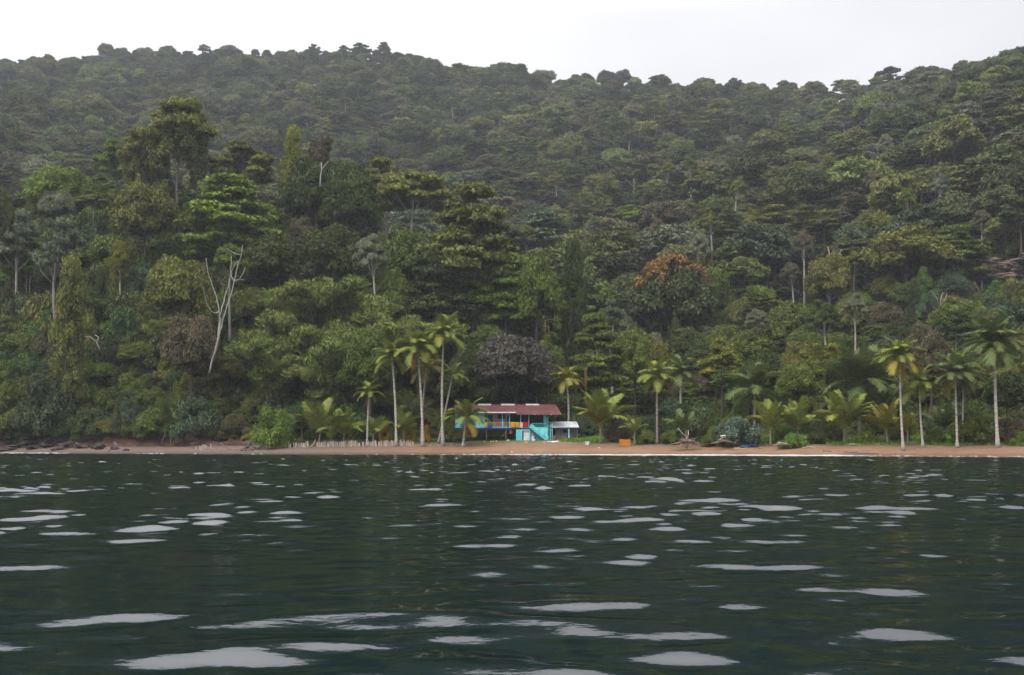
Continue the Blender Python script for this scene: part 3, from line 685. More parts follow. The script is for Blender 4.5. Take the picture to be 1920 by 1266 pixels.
# ------------------------------------------------------------------ coconut palms
def frond_mesh(e0, bend, seed, dead=False):
    r = np.random.default_rng(seed); n = 13; s = np.linspace(0, 1, n); ang = R(e0) - R(bend) * s ** 1.25
    ds = 1 / (n - 1); x = np.concatenate([[0], np.cumsum(np.cos(ang[:-1]) * ds)]); z = np.concatenate([[0], np.cumsum(np.sin(ang[:-1]) * ds)])
    P = np.stack([x, 0 * x + .04 * np.sin(s * 3 + seed), z], 1)
    m = MB(); m.tube(P, np.linspace(.011, .003, n), 4)
    V = [np.array(m.v)]; Q = [np.array([f for f in m.f if len(f) == 4])]; b = len(m.v); tone = [np.full(b, .8)]
    k = 46; ts = np.linspace(.12, .99, k)
    for side in (-1, 1):
        for t in ts:
            p = np.array([np.interp(t, s, P[:, j]) for j in range(3)]); a = np.interp(t, s, ang); T = np.array([math.cos(a), 0, math.sin(a)]); U = np.array([-math.sin(a), 0, math.cos(a)])
            L = (.31 * math.sin(math.pi * (.16 + .8 * t)) ** .7 * .88 + .02) * r.uniform(.85, 1.1); w = .027 * r.uniform(.8, 1.2)
            d = norm(T * (.55 + .4 * t) + np.array([0, side, 0]) * (.85 if not dead else .3) + U * r.uniform(-.1, .25)); dr = (.32 if not dead else 1.1) * r.uniform(.7, 1.3)
            q = p + d * L * .5 + np.array([0, 0, -dr * L * .18]); e = p + d * L * .92 + np.array([0, 0, -dr * L * .62])
            wv = T * w * .5
            V.append(np.array([p - wv * .7, p + wv * .7, q + wv, q - wv, e + wv * .15, e - wv * .15])); Q.append(np.array([[0, 1, 2, 3], [3, 2, 4, 5]]) + b); b += 6; tone.append(np.full(6, r.random()))
    return np_mesh('frond', np.concatenate(V), Q, [LEAF], False, None, {'tone': np.concatenate(tone)})
FR = {k: [frond_mesh(e, b, i * 10 + j, d) for j in range(2)] for i, (k, e, b, d) in enumerate([('up', 80, 62, False), ('mid', 56, 95, False), ('low', 26, 92, False), ('hang', -8, 75, False), ('dead', -62, 30, True), ('erect', 80, 38, False), ('arch', 60, 62, False)])}
def nut_mesh():
    m = MB(); V = []; F_ = []
    for i in range(6):
        th = math.pi * i / 5
        for j in range(7): V.append((.14 * math.sin(th) * math.cos(j * .8976), .14 * math.sin(th) * math.sin(j * .8976), .18 * math.cos(th)))
    for i in range(5):
        for j in range(7): F_.append((i * 7 + j, (i + 1) * 7 + j, (i + 1) * 7 + (j + 1) % 7, i * 7 + (j + 1) % 7))
    me = bpy.data.meshes.new('coconut'); me.from_pydata(V, [], F_); me.materials.append(CLOTH); return me
NUT = nut_mesh()
def palm(bx, by, cx, cy, rpx, Y, label, col='palm', nf=17, dead=0, gold=0, name='coconut_palm', r=.16, bulge=1.9, bend=.0, nuts=0, young=False, dcol=None, wide=0, group=None):
    base = at(bx, by, Y); base[2] = ground(bx, Y) - .15 if by is not None else base[2]
    top = at(cx, cy, Y + random.uniform(-.6, .6)); root = empty(name, tuple(base), label, 'palm tree', group); d = top - base
    L = rpx * Y / F * (1.2 if not young else 1.36); rr = random.Random(hash((bx, cx)) & 0xffff)
    if not young:
        t = np.linspace(0, 1, 14); P = np.outer(t, d); P[:, 0] += bend * np.sin(math.pi * t) * np.linalg.norm(d)
        rad = r * 1.35 * (1 - .32 * t); rad[0] *= bulge; rad[1] *= 1 + (bulge - 1) * .35
        MB().tube(P, rad, 8).build('trunk', PALM_BARK, root, GREY_BARK if 'dark palm' in label or 'dark trunk' in label else WHITE_BARK, True, origin=(0, 0, 0))
    else:
        MB().tube(np.outer(np.linspace(0, 1, 5), d), np.linspace(.2, .13, 5), 7).build('trunk', PALM_BARK, root, GREY_BARK, True, origin=(0, 0, 0))
    a0 = rr.uniform(0, 6.28)
    nf = int(nf * (1.4 if young else 1.7))
    for i in range(nf):
        t = (i + .5) / nf; az = a0 + i * 2.39996 + rr.uniform(-.25, .25)
        if young: k = 'erect' if t < .5 else ('arch' if t < .85 else 'mid')
        else: k = 'up' if t < .25 else ('mid' if t < .55 else ('low' if t < .87 else 'hang'))
        if 'large dark palm' in label or 'largest dark palm' in label: k = 'erect' if t < .3 else ('arch' if t < .7 else ('low' if t < .9 else 'hang'))
        s = L * rr.uniform(.85, 1.1) * (.8 if t < .12 else 1); c = vary(C[col], .15)
        if i >= nf - gold: c = vary(C['palmyellow'] if dcol is None else dcol, .15)
        link('frond', FR[k][i % 2], root, tuple(d), (rr.uniform(-.25, .25), rr.uniform(-.12, .12), az), (s, s, s), c)
    for i in range(dead):
        az = a0 + rr.uniform(0, 6.28); s = L * rr.uniform(.6, .9)
        link('frond', FR['dead'][i % 2], root, (d[0], d[1], d[2] - .15), (0, 0, az), (s, s, s), vary(C['dead'] if dcol is None else dcol))
    for i in range(nuts):
        az = i * 2.4; link('coconut', NUT, root, (d[0] + .32 * math.cos(az), d[1] + .32 * math.sin(az), d[2] - .35 - .12 * (i % 3)), color=(.35, .2, .03))
    OCC.append((cx, Y, rpx * .5))
    return root
O_ = (.42, .16, .05)
PG = None
palm(688, 822, 691, 737, 27, 196, 'short slender palm with brown dead fronds hanging along its trunk, left of the tall ones', 'palm', 9, dead=3, dcol=(.17, .09, .055), r=.13)
palm(743, 828, 735, 672, 37, 195, 'leftmost of the three tall white trunked palms beside the house', 'palm', 15, r=.17, bend=.012, nuts=4)
palm(793, 831, 782, 655, 45, 194, 'tall palm with a bright orange dead frond below its crown', 'palm', 17, dead=2, dcol=O_, r=.18, bend=.012, nuts=5)
palm(789, 822, 799, 690, 36, 200, 'drooping yellowish palm half hidden behind the palm with the orange frond', 'palmyellow', 11, gold=3, r=.13, bend=-.01)
palm(831, 829, 832, 628, 40, 194, 'tallest palm left of the house, on a straight white trunk', 'palm', 17, gold=2, r=.18, bulge=2.0, bend=-.014, nuts=4)
palm(822, 819, 848, 706, 29, 199, 'leaning palm crossing behind the tallest palm left of the house', 'palm', 11, gold=1, r=.14)
palm(868, 830, 873, 787, 44, 193.5, 'low palm in front of the house with a golden drooping frond', 'palm', 14, gold=2, dcol=C['gold'], r=.17, bulge=2.2)
palm(1064, 808, 1062, 713, 34, 208, 'palm with curved drooping crown behind the tin roofed shed', 'palmyellow', 13, gold=2, r=.17, dcol=(.2, .12, .05), bend=.03)
palm(1232, 821, 1232, 708, 38, 187, 'palm with an orange dead frond and dark trunk, left one of a close pair', 'palm', 14, gold=1, dead=1, dcol=(.24, .10, .05), r=.16)
palm(1276, 822, 1276, 702, 38, 193, 'palm without dead fronds, right one of a close pair', 'palmdark', 14, r=.16)
palm(1415, 805, 1415, 735, 58, 185, 'large dark palm with spreading fronds behind the blue grey bush', 'palmdark', 17, dead=2, dcol=(.14, .08, .06), r=.22)
palm(1612, 790, 1610, 725, 76, 182, 'largest dark palm with sweeping fronds, nearly trunkless', 'palmdark', 20, r=.24)
palm(1694, 832, 1688, 672, 46, 163, 'tall palm with a skirt of yellow fronds on the grass at the right', 'palm', 18, gold=4, dead=3, dcol=(.27, .22, .04), r=.14, bend=-.012)
palm(1731, 829, 1724, 724, 44, 166, 'medium palm with one golden frond, just right of the yellow skirted palm', 'palm', 14, gold=1, dcol=C['gold'], r=.13, bend=-.012)
palm(1795, 832, 1791, 706, 48, 163, 'front one of two palms whose crowns overlap at the right', 'palmdark', 17, gold=1, r=.14)
palm(1805, 829, 1806, 708, 44, 167, 'rear one of two palms whose crowns overlap at the right', 'palmdark', 14, gold=2, dead=2, dcol=(.2, .13, .06), r=.13)
palm(1871, 831, 1865, 648, 58, 161, 'tallest palm at the right, with full dark crown and brown heart', 'palmdark', 22, dead=1, r=.19, bend=-.008, nuts=6)
YP = [(598, 829, 600, 812, 50, 199, 'bright yellow green young palm with upright fronds behind the picket fence', 'palm', 9), (643, 826, 645, 818, 40, 198, 'young palm with arching fronds behind the middle of the picket fence', 'palm', 11),
      (566, 818, 566, 806, 40, 202, 'pale hazy green young palm left of the bright yellow green one', 'palmdark', 8), (700, 826, 700, 815, 32, 197, 'very small palm with two broad fronds before the slender palm', 'palm', 6),
      (757, 824, 757, 812, 36, 199, 'young palm right of the leftmost tall trunk', 'palm', 8), (622, 833, 621, 824, 26, 196.5, 'tiny palm sprouting at the fence below the bright young palm', 'palm', 6),
      (772, 805, 770, 785, 42, 206, 'pale arching young palm behind the tall trunks', 'palmdark', 8), (1126, 822, 1126, 800, 54, 190, 'bushy bright young palm between the shed and the orange box', 'palm', 16),
      (1190, 821, 1190, 812, 24, 186, 'small pale palm standing behind the orange box', 'palm', 7), (1445, 826, 1444, 806, 46, 178, 'young palm directly right of the blue grey bush', 'palm', 10),
      (1496, 825, 1496, 806, 46, 179, 'young palm above the low bright green shrub', 'palm', 12), (1583, 825, 1583, 802, 56, 176, 'wide young palm with short trunk and one brown frond', 'palm', 14),
      (1665, 825, 1662, 808, 44, 173, 'yellow tinged young palm left of the yellow skirted palm', 'palmyellow', 12), (1287, 824, 1286, 808, 34, 180, 'thin dark young palm behind the big driftwood pile', 'palmdark', 8),
      (1771, 823, 1770, 805, 38, 172, 'dim young palm between the medium palm and the overlapping pair', 'palmdark', 10), (1702, 824, 1702, 812, 32, 171, 'low yellow palm beside the foot of the yellow skirted palm', 'palmyellow', 9),
      (1640, 822, 1640, 812, 30, 176, 'small green palm under the largest dark palm', 'palm', 8), (312, 826, 311, 808, 36, 214, 'dark young palm on the left bank above the shingle', 'palmdark', 9),
      (1660, 790, 1662, 768, 40, 186, 'dull palm behind the yellow tinged young palm', 'palmdark', 10)]
for p in YP: palm(*p[:6], p[6], p[7], p[8], young=True, gold=1 if 'brown frond' in p[6] else 0, dcol=(.25, .12, .07))

# ------------------------------------------------------------------ named shrubs near the shore
SHRUBS = [(1386, 764, 100, 180, (.085, .125, .085), 'broad pale blue green bush over the blue tarpaulin'), (515, 748, 90, 200, C['bright'], 'bright green leafy shrub left of the young palms'),
 (1487, 810, 58, 174, (.11, .2, .03), 'low flat bright lime shrub on the grass'), (242, 722, 66, 205, C['blue'], 'blue green shrub above the red bank'), (440, 765, 62, 203, (.10, .085, .03), 'yellowish brown shrub above the uprooted stump'),
 (372, 728, 100, 208, C['blue'], 'large dull green shrub on the left bank'), (300, 745, 90, 212, C['mid'], 'green shrub behind the dark young palm'), (710, 772, 70, 204, C['mid'], 'dark leafy shrub behind the slender palm'),
 (722, 784, 26, 201, (.30, .22, .015), 'golden yellow shrub left of the leftmost tall palm trunk'), (766, 782, 28, 201, (.34, .22, .015), 'golden yellow shrub between the two left tall trunks'), (799, 790, 18, 200, (.36, .21, .012), 'small golden yellow shrub right of the orange fronded palm trunk'),
 (1290, 738, 110, 190, (.07, .095, .035), 'tall airy green shrub behind the driftwood pile'), (1215, 760, 70, 190, (.06, .085, .03), 'loose green shrub left of the dark palm trunk'), (1330, 775, 60, 186, C['dark'], 'dark green shrub left of the blue green bush'),
 (1160, 775, 60, 193, C['brown'], 'brownish dry shrub left of the dark palm trunk pair'), (655, 735, 110, 208, (.05, .1, .022), 'green creeper covered shrub on the open slope'), (575, 735, 110, 212, (.048, .1, .024), 'green creeper mound above the bright shrub'),
 (850, 800, 46, 200, C['mid'], 'dark low shrub under the left end of the house'), (1090, 760, 60, 206, C['blue'], 'large leaved shrub right of the shed palm'), (1900, 775, 90, 165, (.08, .06, .03), 'brownish shrub at the right edge of the beach'),
 (1820, 760, 90, 168, C['mid'], 'leafy shrub behind the overlapping palms'), (1545, 770, 60, 184, C['dark'], 'dark shrub between the young palms'), (95, 680, 130, 212, (.055, .07, .028), 'matted olive vine mound on the left slope'),
 (20, 700, 110, 215, C['mid'], 'green shrub at the left edge above the bank'), (170, 745, 90, 208, (.06, .075, .022), 'yellow flecked vine mound on the left bank'), (70, 780, 70, 208, C['dark'], 'dark shrub overhanging the red bank'), (465, 822, 26, 196, (.17, .19, .02), 'small yellow green plant on the uprooted stump')]
SHRUBS += [(18, 770, 60, 220, C['mid'], 'leafy shrub hanging over the bank at the left edge'), (52, 792, 46, 220, C['olive'], 'small olive shrub on the lip of the red bank'), (120, 768, 70, 218, C['dark'], 'dark shrub hanging over the middle of the red bank'),
 (158, 786, 50, 216, C['mid'], 'green shrub overhanging the grey boulders'), (205, 776, 60, 214, C['olive'], 'olive shrub over the root clump'), (262, 770, 70, 212, C['mid'], 'green shrub trailing down the end of the red bank'),
 (1212, 796, 44, 188, C['bright'], 'bright low shrub left of the foot of the dark trunked palm'), (1256, 800, 40, 186, C['mid'], 'low green shrub between the palm pair and the driftwood'), (1338, 794, 46, 181, C['mid'], 'green shrub just left of the blue green bush'),
 (1470, 778, 50, 184, C['bright'], 'bright shrub between the first two young palms'), (1532, 800, 44, 178, C['mid'], 'low shrub between the lime shrub and the wide young palm'), (1560, 786, 50, 182, C['olive'], 'olive shrub behind the wide young palm'),
 (1624, 798, 46, 175, C['bright'], 'bright low shrub right of the wide young palm'), (1692, 786, 50, 178, C['mid'], 'green shrub behind the yellow skirted palm trunk'), (1752, 798, 50, 171, C['bright'], 'bright low shrub right of the medium palm trunk'),
 (1838, 792, 56, 168, C['mid'], 'green shrub between the overlapping palms and the tallest palm'), (1912, 806, 40, 162, C['bright'], 'bright low shrub right of the tallest palm trunk')]
for i, s in enumerate(SHRUBS): tree(s[0], s[1], s[2], s[3], 'bush', s[4], s[5], name='shrub', cat='shrub', vi=i % 3)
LANDMARKS = [(338, 240, 'the tallest vine draped tree'), (112, 330, 'the bright dome tree'), (432, 375, 'the broad bright tiered tree'), (410, 570, 'the bare white tree'), (882, 430, 'the great conical tree'),
 (776, 345, 'the pale flat topped tree'), (50, 480, 'the forked tiered tree'), (226, 490, 'the narrow yellow tree'), (112, 420, 'the silvery tree'), (655, 530, 'the tallest bamboo'), (585, 600, 'the drooping bamboo'),
 (962, 670, 'the purple grey tree'), (1262, 545, 'the orange blossomed tree'), (1352, 650, 'the lime green tree'), (1700, 490, 'the huge olive dome'), (1738, 630, 'the dry brown tree'), (1548, 655, 'the yellow green loose tree'),
 (1866, 680, 'the tallest right palm'), (1118, 620, 'the shed side tiered tree'), (1008, 520, 'the rounded hill foot tree'), (690, 650, 'the round tree behind the palms'), (1890, 495, 'the bare rock face'), (358, 620, 'the rusty tinged tree'),
 (1415, 720, 'the large dark palm'), (1610, 710, 'the largest sweeping palm'), (455, 280, 'the pale olive crest tree'), (132, 570, 'the vine column tree'), (515, 775, 'the bright green shrub'), (240, 760, 'the blue green shrub'), (95, 720, 'the matted vine mound'),
 (1232, 720, 'the palm with orange frond'), (785, 570, 'the right bamboo'), (1372, 480, 'the leaning white trunked tree'), (1800, 590, 'the vine covered tree'), (770, 470, 'the tucked in leafy tree'), (1183, 400, 'the forked white trunked tree'), (1062, 720, 'the curved palm behind the shed'), (655, 330, 'the dense dark crest tree')]
def where(px, py):
    d = [math.hypot((px - a) , (py - b)) for a, b, _ in LANDMARKS]; a, b, n = LANDMARKS[int(np.argmin(d))]; dx, dy = px - a, py - b
    v = '' if abs(dy) < .45 * abs(dx) else ('above' if dy < 0 else 'below'); h = '' if abs(dx) < .45 * abs(dy) else ('left' if dx < 0 else 'right')
    if v and h: return '%s and %s of %s' % (v, h, n)
    return '%s %s' % (v, n) if v else '%s of %s' % (h, n)
def between(px, py, j):
    o = np.argsort([math.hypot(px - a, py - b) for a, b, _ in LANDMARKS]); return 'between %s and %s' % (LANDMARKS[o[0]][2], LANDMARKS[o[j]][2])
USED = set()
def once(head, px, py):
    ok = [l for l in [head + ' ' + where(px, py)] + [head + ' ' + between(px, py, j) for j in (1, 2, 3, 4, 5, 6, 7)] if len(l.split()) <= 16]
    lab = ([l for l in ok if l not in USED] or ok)[0]
    USED.add(lab); return lab
# ------------------------------------------------------------------ the rest of the near forest: every tree its own object
def zone(px, Y):
    yk, zk = knots(px); cr = yk[4]
    if px < 330: return 'on the %s left hillside above the red bank' % ('upper' if Y > 255 else 'lower')
    if px < 820: return 'on the %s hillside above the picket fence' % ('upper' if Y > 252 else 'lower')
    if px < 1110: return 'in the shade of the hill behind the turquoise house'
    if px < 1450: return 'on the slope behind the driftwood piles' if Y > 245 else 'at the slope foot behind the driftwood piles'
    return 'on the slope behind the tall right palms' if Y > 240 else 'at the slope foot behind the tall right palms'
ADJ = dict(dark='dark green', mid='mid green', olive='olive green', bright='bright green', grey='grey green', blue='blue green', brown='brownish')
SHAPE = dict(round='rounded', layered='tiered', column='vine clad', airy='loose crowned')
def near_limit(px): return float(np.interp(px, [-100, 700, 900, 1050, 1150, 1300, 1900, 2100], [306, 300, 276, 278, 300, 312, 300, 290]))
cand = []
fr_ = np.random.default_rng(42)
for Y in np.arange(206, 315, 7.2):
    for X in np.arange(-150, 150, 7.6):
        y = Y + fr_.uniform(-2.6, 2.6); x = X + fr_.uniform(-2.8, 2.8); px = 960 + F * x / y
        if px < -70 or px > 1990 or y > near_limit(px): continue
        yk, zk = knots(px)
        if y < yk[3] + 3: continue
        if 1805 < px < 1975 and 262 < y < 318: continue
        if any(abs((960 + F * x / y) - o[0]) < 30 and abs(o[1] - y) < 4 for o in OCC): continue
        cand.append((x, y, px, y - yk[3]))
fr_.shuffle(cand); cand = cand[:200]
for px, top, w, Y in SLENDER:
    if Y == 345: Y = slope_y(px, top, 29)
    tree(px, top, w, Y, 'umbrella', C[str(fr_.choice(['grey', 'olive', 'mid', 'brown']))], once('slender pale trunked tree', px, top + 20), group='slender pale trunked trees on the far slopes', bark=(.29, .27, .24), frac=.28)
for x, y, px, dd in cand:
    kind = fr_.choice(['round', 'round', 'layered', 'column', 'airy'], p=[.36, .26, .12, .14, .12])
    cn = fr_.choice(['dark', 'mid', 'olive', 'bright', 'grey', 'blue', 'brown'], p=[.24, .35, .19, .08, .03, .07, .04])
    H = fr_.uniform(9, 16) * (.62 if dd < 14 else (.85 if dd < 26 else 1.0)); w = fr_.uniform(6.5, 10.5) * (.6 if kind == 'column' else 1)
    if 820 < px < 1120 and dd < 20: cn = 'dark' if fr_.random() < .6 else 'mid'
    base = ground(px, y); top = HOR - (base + H - EYE) * F / y
    zn = zone(px, y); lab = once('%s %s tree' % (ADJ[cn], SHAPE[kind]), px, top + .3 * H * F / y)
    tree(px, top, w * F / y, y, str(kind), C[cn], lab, group='forest trees ' + zn, bark=random.choice([GREY_BARK, DARK_BARK, DARK_BARK]))

# ------------------------------------------------------------------ distant forest and undergrowth (masses nobody could count)
def far_forest():
    r = np.random.default_rng(8); P, T = [], []
    for Y in np.arange(285, 1150, 6.3):
        for X in np.arange(-.66 * Y - 10, .66 * Y + 10, 7.2):
            y = Y + r.uniform(-3.5, 3.5); x = X + r.uniform(-3.6, 3.6); px = 960 + F * x / y
            yk, zk = knots(px)
            if y < near_limit(px) + 2 or y > yk[7] + 30: continue
            P.append((x, y, np.interp(y, yk, zk)))
    P = np.array(P); yk, zk = knots(960 + F * P[:, 0] / P[:, 1]); P[:, 2] += rough_z(P[:, 0], P[:, 1], yk, zk)
    n = len(P); pal = np.array([C['mid'], C['dark'], C['olive'], C['grey'], C['brown'], C['bright'], C['blue']])
    pr = np.array([.30, .23, .23, .06, .08, .04, .06]); k = r.choice(7, n, p=pr); T = (pal[k] * .80 + np.array([.023, .024, .016])) * .9 * r.lognormal(0, .26, (n, 1)) * (1 + .18 * np.clip(sn(P[:, 0], P[:, 1], 70, 31), -1, 1))[:, None]  # grey mixed into the far leaf tints paints in part of the haze
    s = r.lognormal(-.03, .42, n) * .74; s = np.clip(s, .36, 1.75); H = r.uniform(7, 13, n) * np.clip(s, .75, 1.25)
    P[:, 2] += H - 1.5
    big = r.random(n) < .05; P[big, 2] += 3.5
    var = r.choice(8, n, p=[.19, .19, .17, .12, .05, .11, .12, .05])
    tall = np.isin(var, (4, 7)) & (P[:, 1] < np.interp(960 + F * P[:, 0] / P[:, 1], KPX, RIDY) - 130); P[tall, 2] += r.uniform(2, 6.5, tall.sum()); s[tall] *= .9
    s *= np.where(P[:, 1] > np.interp(960 + F * P[:, 0] / P[:, 1], KPX, RIDY) - 90, .85, 1)
    scl = np.stack([s * r.uniform(.8, 1.3, n), s * r.uniform(.8, 1.3, n), s * r.uniform(.8, 1.25, n)], 1); rot = np.stack([r.uniform(-.08, .08, n), r.uniform(-.08, .08, n), r.uniform(0, 6.28, n)], 1)
    scatter('distant_forest', P, var, rot, scl, T, far_col, 'hazy rainforest covering the far hillside up to the ridge')
    return n
def undergrowth():
    r = np.random.default_rng(18); P = []
    for Y in np.arange(178, 340, 2.7):
        for X in np.arange(-170, 170, 2.8):
            y = Y + r.uniform(-1.4, 1.4); x = X + r.uniform(-1.4, 1.4); px = 960 + F * x / y
            if px < -90 or px > 2010: continue
            yk, zk = knots(px)
            if y > near_limit(px) + 26: continue
            lo = yk[3] - (3.2 + 1.4 * math.sin(px * .055) + 1.2 * math.sin(px * .021) if px < 280 else (3 if px < 480 else (6 if px < 850 else (11 if px < 1110 else 5))))
            if y < lo: continue
            if 838 < px < 1100 and y < 212: continue
            d = y - yk[3]
            if 1825 < px < 1960 and 268 < y < 312 and y > 290: continue
            P.append((x, y, np.interp(y, yk, zk) - .3, d))
    P = np.array(P); yk, zk = knots(960 + F * P[:, 0] / P[:, 1]); P[:, 2] += rough_z(P[:, 0], P[:, 1], yk, zk); d = P[:, 3]
    lf = ((P[:, 0] / P[:, 1] < -.19) & (d > 3)) | ((P[:, 0] / P[:, 1] > .38) & (d > 40))
    n = len(P); pal = np.array([C['dark'], C['mid'], C['olive'], (.05, .1, .022), C['blue'], C['brown']])
    T = pal[r.choice(6, n, p=[.3, .3, .16, .12, .07, .05])] * r.uniform(.75, 1.25, (n, 1))
    s = r.uniform(.2, .42, n) * np.where(d < 4, .72, 1) * np.where((d > 12) & (r.random(n) < .35), 1.75, 1); sz = s * r.uniform(.9, 1.7, n)
    s = s * np.where(lf, 1.25, 1); sz = sz * np.where(lf, 1.5, 1)
    scatter('undergrowth', P[:, :3], r.integers(0, 4, n), np.stack([0 * s, 0 * s, r.uniform(0, 6.28, n)], 1), np.stack([s, s, sz], 1), T, bush_col, 'tangled green shrubs and vines filling the ground under the trees')
    return n
print('far', far_forest(), 'under', undergrowth(), 'trees', len(OCC))

# ------------------------------------------------------------------ grass on the strip behind the beach
def grass():
    r = np.random.default_rng(6); n = 40000; px = r.uniform(480, 2000, n); t = r.random(n)
    yk, zk = knots(px); lo = yk[:, 2] - .6 + 1.2 * np.sin(px * .05) * np.sin(px * .013); hi = yk[:, 3]
    y = lo + (hi - lo) * t ** 1.3; x = X_(px, y)
    ok = ~((px > 850) & (px < 1030) & (y < 210)) & ~((px > 770) & (px < 1050) & (y < 200) & (r.random(n) < .85)) & (sn(x, y, 9, 51) > -.75)
    px, y, x = px[ok], y[ok], x[ok]; yk, zk = knots(px); z = np.array([np.interp(a, b, c) for a, b, c in zip(y, yk, zk)])
    P = np.stack([x, y, z + .02], 1); n = len(P); a = r.uniform(0, 6.28, n); h = r.uniform(.12, .4, n)[:, None]; u = np.stack([np.cos(a), np.sin(a), 0 * a], 1)
    lean = np.stack([r.normal(0, .25, n), r.normal(0, .25, n), np.ones(n)], 1); w = .09
    V = np.stack([P - u * w, P + u * w, P + lean * h + u * .02, P + lean * h - u * .02], 1).reshape(-1, 3)
    me = np_mesh('grass', V, [np.arange(4 * n).reshape(n, 4)], [LEAF], False, None, {'tone': np.repeat(r.random(n), 4)})
    tag(link('grass', me, color=(.125, .22, .032)), 'short green grass behind the brown beach', kind='stuff')
grass()

# ------------------------------------------------------------------ the turquoise stilt house
TURQ, TURQ_L, TURQ_D, NAVY = (.15, .58, .62), (.19, .66, .69), (.12, .48, .53), (.02, .055, .17)
WHITE_, REDROOF, YEL = (.62, .60, .58), (.112, .039, .036), (.62, .36, .05)
HY = 200.0
hx = lambda p, y=HY: X_(p, y)
hz = lambda p, y=HY: Z_(p, y)
house = empty('stilt_house', (hx(940), HY, 2.2), 'turquoise two storey stilt house with a dark red metal roof', 'house')
def part(name, mb, col, mat=PAINT, parent=None, label=None, smooth=False):
    o = mb.build(name, mat, parent or house, col, smooth)
    if label: o['label'] = label
    return o
FZ = hz(802.5); CE = 7.5                                   # floor level, ceiling
part('floor', MB().box(hx(854), hx(1027), HY, HY + 8, FZ - .2, FZ), (.2, .14, .1), WOOD)
part('floor_beam', MB().box(hx(853.4), hx(996), HY - .09, HY - .002, FZ - .24, FZ + .03), NAVY)
# left room
w = part('wall', MB().box(hx(853.6), hx(908), HY, HY + .12, FZ + .032, CE + .25), TURQ_L, label='light turquoise front wall of the left room')
part('wall', MB().box(hx(853.6), hx(853.6) + .12, HY + .122, HY + 7.9, FZ, CE + .4), TURQ)
part('wall', MB().box(hx(908) - .12, hx(908), HY + .122, HY + 2.0, FZ, CE + .3), TURQ)
for px in (866, 879, 892):
    part('batten', MB().box(hx(px) - .03, hx(px) + .03, HY - .022, HY - .002, FZ + .035, CE + .2), TURQ, parent=w)
win = part('window', MB().box(hx(855.5), hx(861.5), HY - .03, HY - .004, hz(787), hz(776)), (.35, .5, .58))
for i in range(5):
    zz = hz(786.2) + i * .205; part('louvre', MB().box(hx(856), hx(861), HY - .06, HY - .032, zz, zz + .13), (.42, .58, .64), parent=win)
# porch back wall, whitish, with doors and shuttered window
PB = HY + 2.0
part('wall', MB().box(hx(908.2, PB), hx(956, PB), PB, PB + .1, FZ, CE + .35), (.46, .42, .43), label='off white back wall of the porch')
for a, b, t, c in ((909.5, 912.5, 777.5, (.06, .17, .2)), (915, 924, 778, (.045, .13, .16)), (951, 956, 779, (.02, .03, .04))):
    d = part('door', MB().box(hx(a, PB), hx(b, PB), PB - .05, PB - .003, FZ, hz(t, PB)), c)
    part('handle', MB().box(hx(b, PB) - .14, hx(b, PB) - .08, PB - .09, PB - .052, FZ + .95, FZ + 1.05), (.3, .3, .3), parent=d)
wn2 = part('window', MB().box(hx(933, PB), hx(947, PB), PB - .04, PB - .003, hz(785.5, PB), hz(777, PB)), (.03, .045, .055), label='dark window on the porch')
part('frame', MB().box(hx(933, PB) - .06, hx(947, PB) + .06, PB - .06, PB - .042, hz(785.5, PB) - .07, hz(785.5, PB)), TURQ_D, parent=wn2)
# open right half: dark interior
IB = HY + 3.6
part('wall', MB().box(hx(956, PB), hx(956, PB) + .1, PB + .11, IB + 4, FZ, CE + .5), (.10, .06, .045))
part('wall', MB().box(hx(956.5, IB), hx(1019, IB), IB, IB + .1, FZ, CE + .9), (.055, .03, .025), WOOD, label='dark timber wall at the back of the open room')
part('door', MB().box(hx(1010, IB), hx(1016, IB), IB - .06, IB - .003, FZ, hz(778, IB)), (.02, .06, .085), label='dark blue inner door')
part('door', MB().box(hx(981, IB), hx(986, IB), IB - .06, IB - .003, FZ, hz(779, IB)), (.02, .045, .07), label='dark blue inner door')
part('wall', MB().box(hx(1019), hx(1025.2), HY + .35, HY + .47, FZ, 7.25), TURQ, label='narrow turquoise wall strip by the right post')
part('wall', MB().box(hx(1025.2) - .12, hx(1025.2), HY + .472, HY + 7.9, FZ, 7.3), TURQ_D)
part('wall', MB().box(hx(853.8), hx(1025), HY + 7.9, HY + 8.0, FZ - .2, 7.4), TURQ_D)
part('ceiling', MB().box(hx(854.5), hx(1024), HY + .3, HY + 7.85, CE + .06, CE + .12), (.16, .12, .1), WOOD)
for px, z1, c in ((908.6, 7.55, TURQ_L), (942, 7.5, TURQ_L), (955.2, 7.5, TURQ_L), (976.3, 7.25, TURQ_L), (991.6, 7.25, TURQ_L), (1027, 7.2, TURQ_L)):
    part('post', MB().box(hx(px) - .075, hx(px) + .075, HY - .12, HY + .03, FZ + .04 if px < 1020 else 2.4, z1), c)
